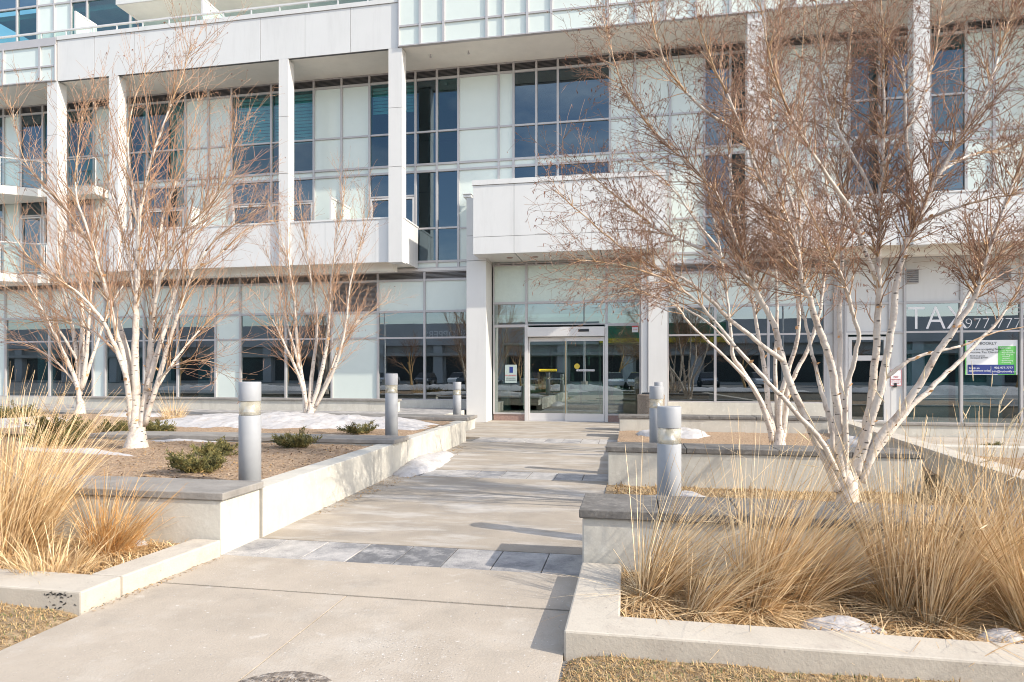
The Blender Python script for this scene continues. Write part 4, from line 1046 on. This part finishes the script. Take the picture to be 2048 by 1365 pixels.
# ------------------------------------------------------------------ birches
def smooth_path(P, n):
    out = []; m = len(P)
    for i in range(m-1):
        a = P[max(i-1, 0)]; b_ = P[i]; c = P[i+1]; d = P[min(i+2, m-1)]
        for k in range(n):
            t = k/n
            out.append(.5*((2*b_)+(c-a)*t+(2*a-5*b_+4*c-d)*t*t+(3*b_-a-3*c+d)*t**3))
    out.append(P[-1]); return out
def birch(base, stems, t0, label, seed, rbase, twr, dens, twigmat, ang=(.30, .75), catk=.3, Lbr=1.1, peel=0, droopy=0.0, depth=.9, brmat='branch', grp='multi-stemmed white birches', levels=(6, 2.5), bz=None, texp=1.2, flare=2.4, trunkcut=.012, zmin=0):
    """stems: list of (pixel polyline, radius scale, depth shift at the tip in metres)"""
    r = random.Random(seed); smin = .36 if droopy else .2
    B0 = onT(base[0], base[1], t0); B0.z = bz if bz is not None else B0.z
    rt = empty('birch_tree', B0, label, 'birch tree', grp)
    tr = MB(); br = MB(); tw = MB()
    def tri(L, r0, p, d, n, wob, trop, grav=0):
        pts = [p]; rad = [r0]
        for k in range(n):
            d = (d+Vector((r.gauss(0, wob), r.gauss(0, wob), r.gauss(0, wob)+trop-grav*(k/n)**1.5))).normalized()
            p = p+d*(L/n); pts.append(p); rad.append(max(r0*(1-(k+1)/n*.75), twr*.6))
        return pts, rad, d
    def outdir(t):
        a = t.orthogonal().normalized(); c = t.cross(a); q = r.uniform(0, 6.283)
        return a*math.cos(q)+c*math.sin(q)
    def off(t, a): return t*math.cos(a)+outdir(t)*math.sin(a)
    def catkin(p):
        tw.mi = 1
        for _ in range(r.choice((1, 1, 2))):
            d = Vector((r.gauss(0, .5), r.gauss(0, .5), -1)).normalized(); l = r.uniform(.022, .045)
            tw.tube([p, p+d*l*.5, p+d*l], [twr*.8, twr*1.7, twr*.4], 3)
        tw.mi = 0
    for si, (P, rs, dz) in enumerate(stems):
        H0 = P[0][1]; H1 = P[-1][1]
        W = []
        for q_, (px, py) in enumerate(P):
            f = q_/(len(P)-1)
            W.append(onT(px, py, t0+dz*f*depth))
        pts = smooth_path(W, 6)
        for _ in range(3): pts = [pts[0]]+[(pts[q_-1]+pts[q_]*2+pts[q_+1])/4 for q_ in range(1, len(pts)-1)]+[pts[-1]]
        ph = r.uniform(0, 9)
        for i_, q in enumerate(pts[2:]): q += Vector((.004*math.sin(i_*.9+ph)+r.gauss(0, .003), r.gauss(0, .003), r.gauss(0, .003)))
        n = len(pts); L = sum((pts[i+1]-pts[i]).length for i in range(n-1))
        r0 = rbase*rs; rt_ = .0035
        rad = [r0*((1-i/(n-1))**texp)+rt_ for i in range(n)]
        cut = next((i for i, v in enumerate(rad) if v < trunkcut), n-1)
        cut = max(cut, 2)
        tr.mi = 0; tr.tube(pts[:cut+1], rad[:cut+1], 9)
        if cut < n-1: br.tube(pts[cut:], rad[cut:], 6)
        
        tr.mi = 1
        for k in range(peel):
            i = r.randrange(1, max(3, n//2)); a = r.uniform(0, 6.28); nrm = Vector((math.cos(a), -abs(math.sin(a)), 0)); c = pts[i]+nrm*rad[i]*1.0
            t_ = Vector((-nrm.y, nrm.x, 0)); s = r.uniform(.010, .026)*t0/7
            tr.face([c-t_*s, c+t_*s*.6+nrm*.01, c+t_*s*.9+Vector((0, 0, s*1.3))+nrm*.03, c-t_*s*.5+Vector((0, 0, s*1.2))+nrm*.015])
        # long ascending side shoots
        nb = int(L*dens*(.75+.5*min(1, rs)))
        for k in range(nb):
            s = r.uniform(smin, 1)**.85; i = min(n-2, int(s*(n-1))); t = (pts[i+1]-pts[i]).normalized()
            if pts[i].z < zmin*r.uniform(.85, 1.1): continue
            d = (off(t, r.uniform(*ang))+Vector((0, 0, .15))).normalized()
            l1 = Lbr*r.uniform(.35, 1.15)*(1.1-.55*s); rr = max(twr*1.4, min(rad[i]*.45, .0085))
            n1 = 7
            p1, q1, dd = tri(l1, rr, pts[i], d, n1, .10 if droopy else .06, .045-droopy*.02, droopy*.25)
            br.tube(p1[:3], q1[:3], 3); tw.tube(p1[2:], q1[2:], 3)
            for k2 in range(max(2, int(levels[0]*l1/Lbr*r.uniform(.8, 1.4)))):
                j = r.randrange(1, n1); t2 = (p1[j+1]-p1[j]).normalized()
                d2 = off(t2, r.uniform(.35, .85))
                l2 = l1*r.uniform(.18, .55)
                p2, q2, d3 = tri(l2, max(twr, rr*.45), p1[j], d2, 5, .15 if droopy else .09, .04-droopy*.03, droopy*.5)
                tw.tube(p2, q2, 3)
                for k3 in range(int(levels[1]*r.uniform(.3, 1.7))):
                    j3 = r.randrange(1, 5); t3 = (p2[j3+1]-p2[j3]).normalized()
                    l3 = r.uniform(.05, .22)
                    p3, q3, d5 = tri(l3, twr*.8, p2[j3], off(t3, r.uniform(.4, 1.0)), 3, .12, .0, droopy*.6)
                    tw.tube(p3, q3, 3)
                    if r.random() < catk: catkin(p3[-1])
                if r.random() < catk: catkin(p2[-1])
    # fused root flare
    if 1: tr.mi = 0
    tr.tube([B0+Vector((0, 0, -.25)), B0+Vector((0, 0, .0)), B0+Vector((0.01, 0, .10)), B0+Vector((.02, 0, .24)), B0+Vector((.02, 0, .40))], [rbase*flare*1.3, rbase*flare, rbase*flare*.84, rbase*flare*.66, rbase*flare*.15], 14)
    tr.build('trunk', [M['bark'], M['peel']], rt, smooth=True); br.build('branches', M[brmat], rt, smooth=True); tw.build('twigs', [M[twigmat], M['catkin']], rt)
    return rt

T1 = [([(268,885),(272,790),(270,700),(273,600),(276,500),(279,430),(300,330),(330,240),(365,150),(382,95)], 1.0, -.3),
      ([(280,870),(296,770),(301,700),(306,620),(313,540),(320,460),(342,390),(375,300),(400,190)], .95, .5),
      ([(264,860),(254,760),(225,680),(190,620),(135,570),(60,520),(18,450)], .7, -.8),
      ([(290,850),(322,740),(352,640),(387,540),(440,470),(512,420)], .6, -.5),
      ([(262,840),(258,720),(228,620),(200,540),(168,470),(110,390),(52,330),(18,200)], .75, .6),
      ([(298,800),(350,720),(410,650),(470,600)], .4, .7),
      ([(262,760),(240,690),(215,590),(182,480),(150,380),(158,290),(165,220)], .6, -.4),
      ([(294,780),(328,660),(362,545),(400,440),(450,350),(474,225)], .65, .2),
      ([(300,790),(340,735),(400,720),(450,735)], .28, -.6),
      ([(276,640),(262,540),(235,430),(205,300),(190,210)], .45, .9),
      ([(305,640),(320,560),(362,470),(430,400),(480,330)], .4, -.9),
      ([(276,470),(265,380),(255,290),(268,200),(300,140)], .35, .3),
      ([(250,720),(180,660),(110,640),(40,650)], .3, .4),
      ([(390,540),(440,510),(490,460),(545,440)], .25, .3)]
birch((272, 893), T1, 8.9, 'big multi-stemmed white birch in the left bed with mulch around its trunk', 11, .058, .0028, 11.5, 'twig_l', peel=3, Lbr=1.5, catk=.12, levels=(6, 1.2), flare=2.9, bz=.42)
T3 = [([(612,828),(608,780),(595,700),(590,620),(580,540),(560,470),(535,400)], 1, .3),
      ([(614,825),(604,770),(570,690),(545,640),(510,585)], .8, -.5), ([(618,820),(625,740),(635,650),(622,560),(610,480),(600,410)], .9, .6),
      ([(622,820),(640,760),(655,680),(660,600),(667,520),(682,430),(690,375)], 1, -.2), ([(625,825),(655,760),(680,690),(720,640),(775,600)], .8, .4),
      ([(630,815),(668,740),(690,660),(700,570),(722,480),(740,420)], .8, -.6), ([(600,740),(575,650),(555,560),(530,500)], .5, .5)]
birch((620, 832), T3, 13.6, 'slender birch rising from the snow mound left of the entrance', 12, .055, .0031, 10, 'twig_l', peel=1, Lbr=1.5, catk=.05, levels=(6, 1.0), bz=.55, flare=1.9)
T2 = [([(158,822),(155,770),(120,690),(85,620),(50,560),(10,500)], .9, -.4), ([(160,790),(150,680),(130,600),(120,520),(115,440)], .9, .4),
      ([(161,780),(165,650),(160,560),(150,480),(150,400)], 1, .2), ([(163,780),(175,690),(180,600),(188,520),(195,440)], .8, -.6),
      ([(165,775),(190,700),(210,640),(240,580),(275,540)], .7, .5), ([(157,780),(130,740),(80,700),(20,680)], .5, -.3), ([(155,720),(110,650),(60,600),(0,570)], .5, .6)]
birch((160, 822), T2, 15.3, 'slender birch at far left behind the junipers, near the shop windows', 13, .066, .0034, 10, 'twig_l', peel=1, Lbr=1.7, catk=.05, levels=(6, 1.0), bz=.5, flare=2.0)
T4 = [([(1700,1000),(1712,930),(1735,850),(1745,780),(1752,700),(1757,600),(1757,500),(1760,400),(1766,300),(1768,180),(1765,60),(1760,-70)], 1.0, .1),
      ([(1712,950),(1738,860),(1765,765),(1783,650),(1803,515),(1834,440),(1882,342),(1947,233),(1991,137),(2026,0),(2045,-70)], .85, -.4),
      ([(1722,965),(1755,880),(1807,820),(1868,718),(1903,666),(1944,605),(1961,560),(1985,480),(2022,380),(2060,260),(2090,150)], .85, -.6),
      ([(1732,935),(1790,850),(1855,783),(1903,738),(1964,676),(2005,632),(2040,570),(2090,480)], .65, .5),
      ([(1773,755),(1820,720),(1870,705),(1930,690),(1990,665),(2060,652)], .38, -.1),
      ([(1672,985),(1668,900),(1660,841),(1646,793),(1632,738),(1618,680),(1600,600),(1570,520),(1540,450),(1510,330)], .6, .6),
      ([(1685,985),(1680,880),(1673,790),(1656,704),(1635,652),(1618,594),(1601,557),(1588,467),(1512,342),(1485,260),(1437,154),(1413,96),(1389,5)], .85, -.3),
      ([(1690,970),(1692,870),(1690,793),(1704,738),(1718,677),(1704,622),(1690,567),(1666,522),(1642,471),(1600,380),(1560,300)], .55, -.8),
      ([(1687,960),(1684,830),(1680,730),(1680,620),(1684,500),(1683,400),(1680,300),(1690,180),(1705,60),(1710,-50)], .6, .8),
      ([(1822,440),(1815,356),(1810,205),(1800,120),(1748,60),(1690,-10)], .42, .2),
      ([(1682,965),(1648,890),(1600,835),(1546,775),(1490,715),(1430,645),(1390,600),(1320,555),(1240,530),(1150,520)], .55, -.5),
      ([(1680,985),(1640,900),(1593,798),(1565,721),(1553,662),(1518,592),(1490,540),(1460,450),(1420,370),(1350,305),(1280,230),(1232,135),(1208,40)], .8, .2),
      ([(1565,721),(1510,680),(1450,630),(1400,580),(1340,545),(1280,523),(1190,452),(1110,380)], .45, -.4),
      ([(1500,560),(1430,510),(1360,480),(1290,440),(1200,365),(1150,330)], .38, .5),
      ([(1752,560),(1700,420),(1640,330),(1580,230),(1540,120),(1520,0)], .42, -.9),
      ([(1760,420),(1710,320),(1650,200),(1640,90),(1630,-30)], .36, .6),
      ([(1765,330),(1820,250),(1860,150),(1880,40),(1890,-50)], .36, .9),
      ([(1830,450),(1900,420),(1970,400),(2050,385)], .3, -.6),
      ([(1880,345),(1940,310),(2000,300),(2060,270)], .28, .5),
      ([(1900,670),(1950,560),(2010,500),(2070,460)], .3, .6),
      ([(1480,260),(1420,230),(1350,160),(1310,70),(1300,-20)], .3, -.4),
      ([(1600,460),(1560,330),(1540,200),(1560,60),(1570,-40)], .34, .5)]
birch((1693, 1000), T4, 6.35, 'largest foreground birch with many spreading stems and catkins at right', 14, .047, .0023, 20, 'twig', ang=(.4, 1.2), peel=3, Lbr=1.0, catk=.45, levels=(9, 2.3), zmin=2.2, flare=2.7, droopy=.30, depth=1.0, bz=.12, texp=.95)
T5 = [([(1545,885),(1527,815),(1487,744),(1466,715),(1462,670),(1455,600),(1440,500),(1420,400),(1400,300)], .85, -.5),
      ([(1550,880),(1536,800),(1530,740),(1520,690),(1508,620),(1498,560),(1480,450),(1462,350),(1450,230),(1440,120)], .8, .5),
      ([(1562,885),(1572,830),(1575,780),(1592,745),(1620,690),(1640,620),(1650,540),(1655,430),(1650,320),(1660,200),(1650,80)], .85, .3),
      ([(1558,870),(1560,800),(1580,730),(1598,660),(1596,560),(1600,450),(1592,300),(1602,150),(1610,-20)], .8, -.4),
      ([(1550,870),(1510,780),(1440,705),(1380,650),(1350,610),(1300,590),(1210,560),(1130,560)], .5, -.9),
      ([(1556,860),(1550,740),(1555,620),(1550,500),(1545,380),(1520,230),(1500,80)], .6, .9),
      ([(1460,690),(1410,640),(1330,600),(1260,585),(1180,600)], .3, .3),
      ([(1440,500),(1390,440),(1330,360),(1260,320)], .35, -.5)]
birch((1556, 890), T5, 10.6, 'birch behind the middle right planter wall, seen through the foreground birch', 15, .055, .0028, 11.5, 'twig', ang=(.4, 1.1), peel=1, Lbr=1.4, catk=.35, levels=(8, 2.1), zmin=2.5, flare=2.3, droopy=.25, bz=.25, texp=1.0)

# ------------------------------------------------------------------ across the street (seen mirrored in the glass)
quadsheet('road', -160, -8.5, 160, -3.2, -.03, M['asphalt'])
quadsheet('sidewalk', -60, -3.0, 60, -.95, -.02, M['concrete'])
PB = empty('plaza_building', (-10, -46, 0), 'long low shopping plaza across the parking lot', 'building')
MB().box(-165, -66, -.05, 90, -46, 5.2).build('wall', M['plaza'], PB)
MB().box(12, -66, 5.2, 91, -45.2, 8.2).box(-166, -66, 5.2, -4, -45.2, 8.2).build('fascia', M['plazatop'], PB)
MB().box(-3.9, -66, 5.2, 11.9, -45.0, 7.8).build('fascia', M['plazagreen'], PB)
MB().box(-3.9, -44.99, 5.3, 11.9, -44.6, 5.9).build('stripe', M['yellow'], PB)
for i in range(24):
    x = -154+i*8.6+6.9; MB().box(x, -46.0, 0, x+1.3, -45.4, 5.19).build('pilaster', M['plazatop'], PB)
MB().box(-165, -45.9, 3.75, 90, -45.0, 4.15).build('shop_awning', M['plaza'], PB)
def street_tree(x, y, h, label, seed):
    r = random.Random(seed); rt = empty('street_tree', (x, y, -.03), label, 'bare tree', 'bare trees in the parking lot'); b = MB(); t = MB()
    def gr(p, d, L, rr, lv):
        pts = [p]; 
        for k in range(4): d = (d+Vector((r.gauss(0, .12), r.gauss(0, .12), .05))).normalized(); p = p+d*L/4; pts.append(p)
        (b if lv < 2 else t).tube(pts, [rr*(1-.15*k) for k in range(5)], 5 if lv < 2 else 3)
        if lv < 4:
            for _ in range(r.choice((3, 4, 5))):
                q = d.orthogonal().normalized(); q.rotate(Matrix.Rotation(r.uniform(0, 6.28), 3, d)); gr(pts[r.choice((2, 3, 4))], (d*.8+q*.55).normalized(), L*.66, rr*.5, lv+1)
    gr(Vector((x, y, -.05)), Vector((0, 0, 1)), h*.36, h*.022, 0)
    b.build('trunk', M['straw_d'], rt); t.build('crown', M['twig'], rt)
for i_, (x_, y_, h_) in enumerate([(-9, -14, 6), (-19, -15, 7), (-30, -13, 6.5), (-43, -16, 7.5), (9, -14, 6), (17, -16, 7), (28, -14, 6), (-1.5, -27, 7)]):
    street_tree(x_, y_, h_, 'bare street tree ' + ('left of the entrance axis', 'second from the entrance on the left', 'third from the entrance on the left', 'farthest left along the lot', 'nearest right of the entrance axis', 'second on the right', 'farthest right along the lot', 'in the middle of the lot')[i_], 60+i_)
for i in range(24):
    b = MB(); x = -154+i*8.6; b.box(x, -46.05, .3, x+6.6, -45.9, 3.6); b.build('shop_window', M['black'], PB)
text('sign_letters', 'SHOPPERS', 1.35, -21.8, 6.3, -45.15, M['white'], PB, flip=True, ext=.05)
def car(x, y, rz, paint, label):
    rt = empty('parked_car', (x, y, -.04), label, 'car', 'cars in the parking lot across the street')
    rot = Matrix.Rotation(rz, 4, 'Z')
    def put(b, name, m, par=rt, **k):
        b.v = [tuple((rot @ Vector(v)) + Vector((x, y, -.04))) for v in b.v]; return b.build(name, m, par, **k)
    prof = [(-2.3,.35,.80,.78),(-2.15,.25,.95,.86),(-1.3,.22,1.02,.92),(-.2,.22,1.02,.93),(.9,.22,.98,.92),(1.8,.25,.90,.86),(2.25,.35,.72,.74)]
    b = MB()
    for X_, z0, z1, hw in prof: b.v += [(X_, -hw*.9, z0), (X_, -hw, (z0+z1)/2), (X_, -hw*.93, z1), (X_, hw*.93, z1), (X_, hw, (z0+z1)/2), (X_, hw*.9, z0)]
    for i in range(len(prof)-1):
        for k in range(6): a = i*6+k; c = i*6+(k+1) % 6; b.f.append((a, c, c+6, a+6)); b.m.append(0)
    b.f += [tuple(range(5, -1, -1)), tuple(range(len(b.v)-6, len(b.v)))]; b.m += [0, 0]
    put(b, 'body', paint, smooth=False)
    b = MB(); gp = [(-2.0,.95,.96,.70),(-1.5,.97,1.48,.66),(-.3,1.0,1.55,.68),(.35,1.0,1.50,.66),(1.15,.95,.98,.74)]
    for X_, z0, z1, hw in gp: b.v += [(X_, -hw*1.2, z0), (X_, -hw, z1), (X_, hw, z1), (X_, hw*1.2, z0)]
    for i in range(len(gp)-1):
        for k in range(4): a = i*4+k; c = i*4+(k+1) % 4; b.f.append((a, c, c+4, a+4)); b.m.append(1 if (i in (1, 2) and k == 1) else 0)
    put(b, 'windows', [M['black'], paint])
    for sx in (-1.4, 1.4):
        for sy in (-.86, .86):
            b = MB(); b.tube([Vector((sx, sy-.11, .33)), Vector((sx, sy+.11, .33))], [.33, .33], 20); put(b, 'wheel', M['tyre'])
    for sy in (-.6, .6):
        b = MB(); b.box(2.12, sy-.16, .62, 2.24, sy+.16, .74); put(b, 'headlight', M['white'])
cars = [(-1.5, -22, 1.45, 'carwhite', 'white estate car facing the building'), (.8, -20, 1.7, 'carsilver', 'silver saloon facing the building'), (-8, -33, 1.57, 'cardark', 'dark saloon opposite the entrance'),
        (-11, -33, 1.5, 'cardark', 'dark hatchback next to the dark saloon'), (-20, -34, 1.57, 'carwhite', 'white car in the middle row'), (-24, -34, 1.5, 'cardark', 'dark car left of the white one'), (-29, -34, 1.6, 'carsilver', 'silver car in the middle row'),
        (-36, -34, 1.57, 'cardark', 'dark car at the end of the row'), (8, -30, 1.6, 'cardark', 'dark car in the right row'), (13, -30, 1.5, 'carwhite', 'white car in the right row'), (-15, -24, .1, 'cardark', 'dark car parked sideways'), (20, -30, 1.57, 'carsilver', 'silver car in the right row')]
for c in cars: car(c[0], c[1], c[2], M[c[3]], c[4])
for i, (x, y, rx, ry, h) in enumerate([(-14, -10.5, 10, 1.3, .55), (6, -10.2, 7, 1.2, .4), (22, -11, 8, 1.5, .6), (-34, -11, 8, 1.5, .5), (-5, -16, 4, 1.2, .5)]):
    snow(x, y, rx, ry, h, -.03, ('snow bank along the road, %s' % ('dirty and longest', 'opposite the entrance', 'tall and right of the entrance', 'far left', 'short one in the parking lot')[i]), 30+i, step=.3, grp='roadside snow banks')
for i, (x, y) in enumerate([(-4, -18), (-26, -26), (14, -24)]):
    lp = empty('street_lamp', (x, y, -.04), 'tall pale lamp post ' + ('nearest the entrance', 'far left in the parking lot', 'right in the parking lot')[i], 'lamp post', 'parking lot lamp posts')
    MB().lathe([(.12, -.04), (.10, 3), (.07, 9)], 12, x, y).build('pole', M['frame2'], lp); MB().box(x-.8, y-.15, 9.0, x+.2, y+.15, 9.15).build('lamp_head', M['frame'], lp)
    MB().lathe([(.3, -.04), (.3, .7)], 14, x, y).build('base', M['curb'], lp)
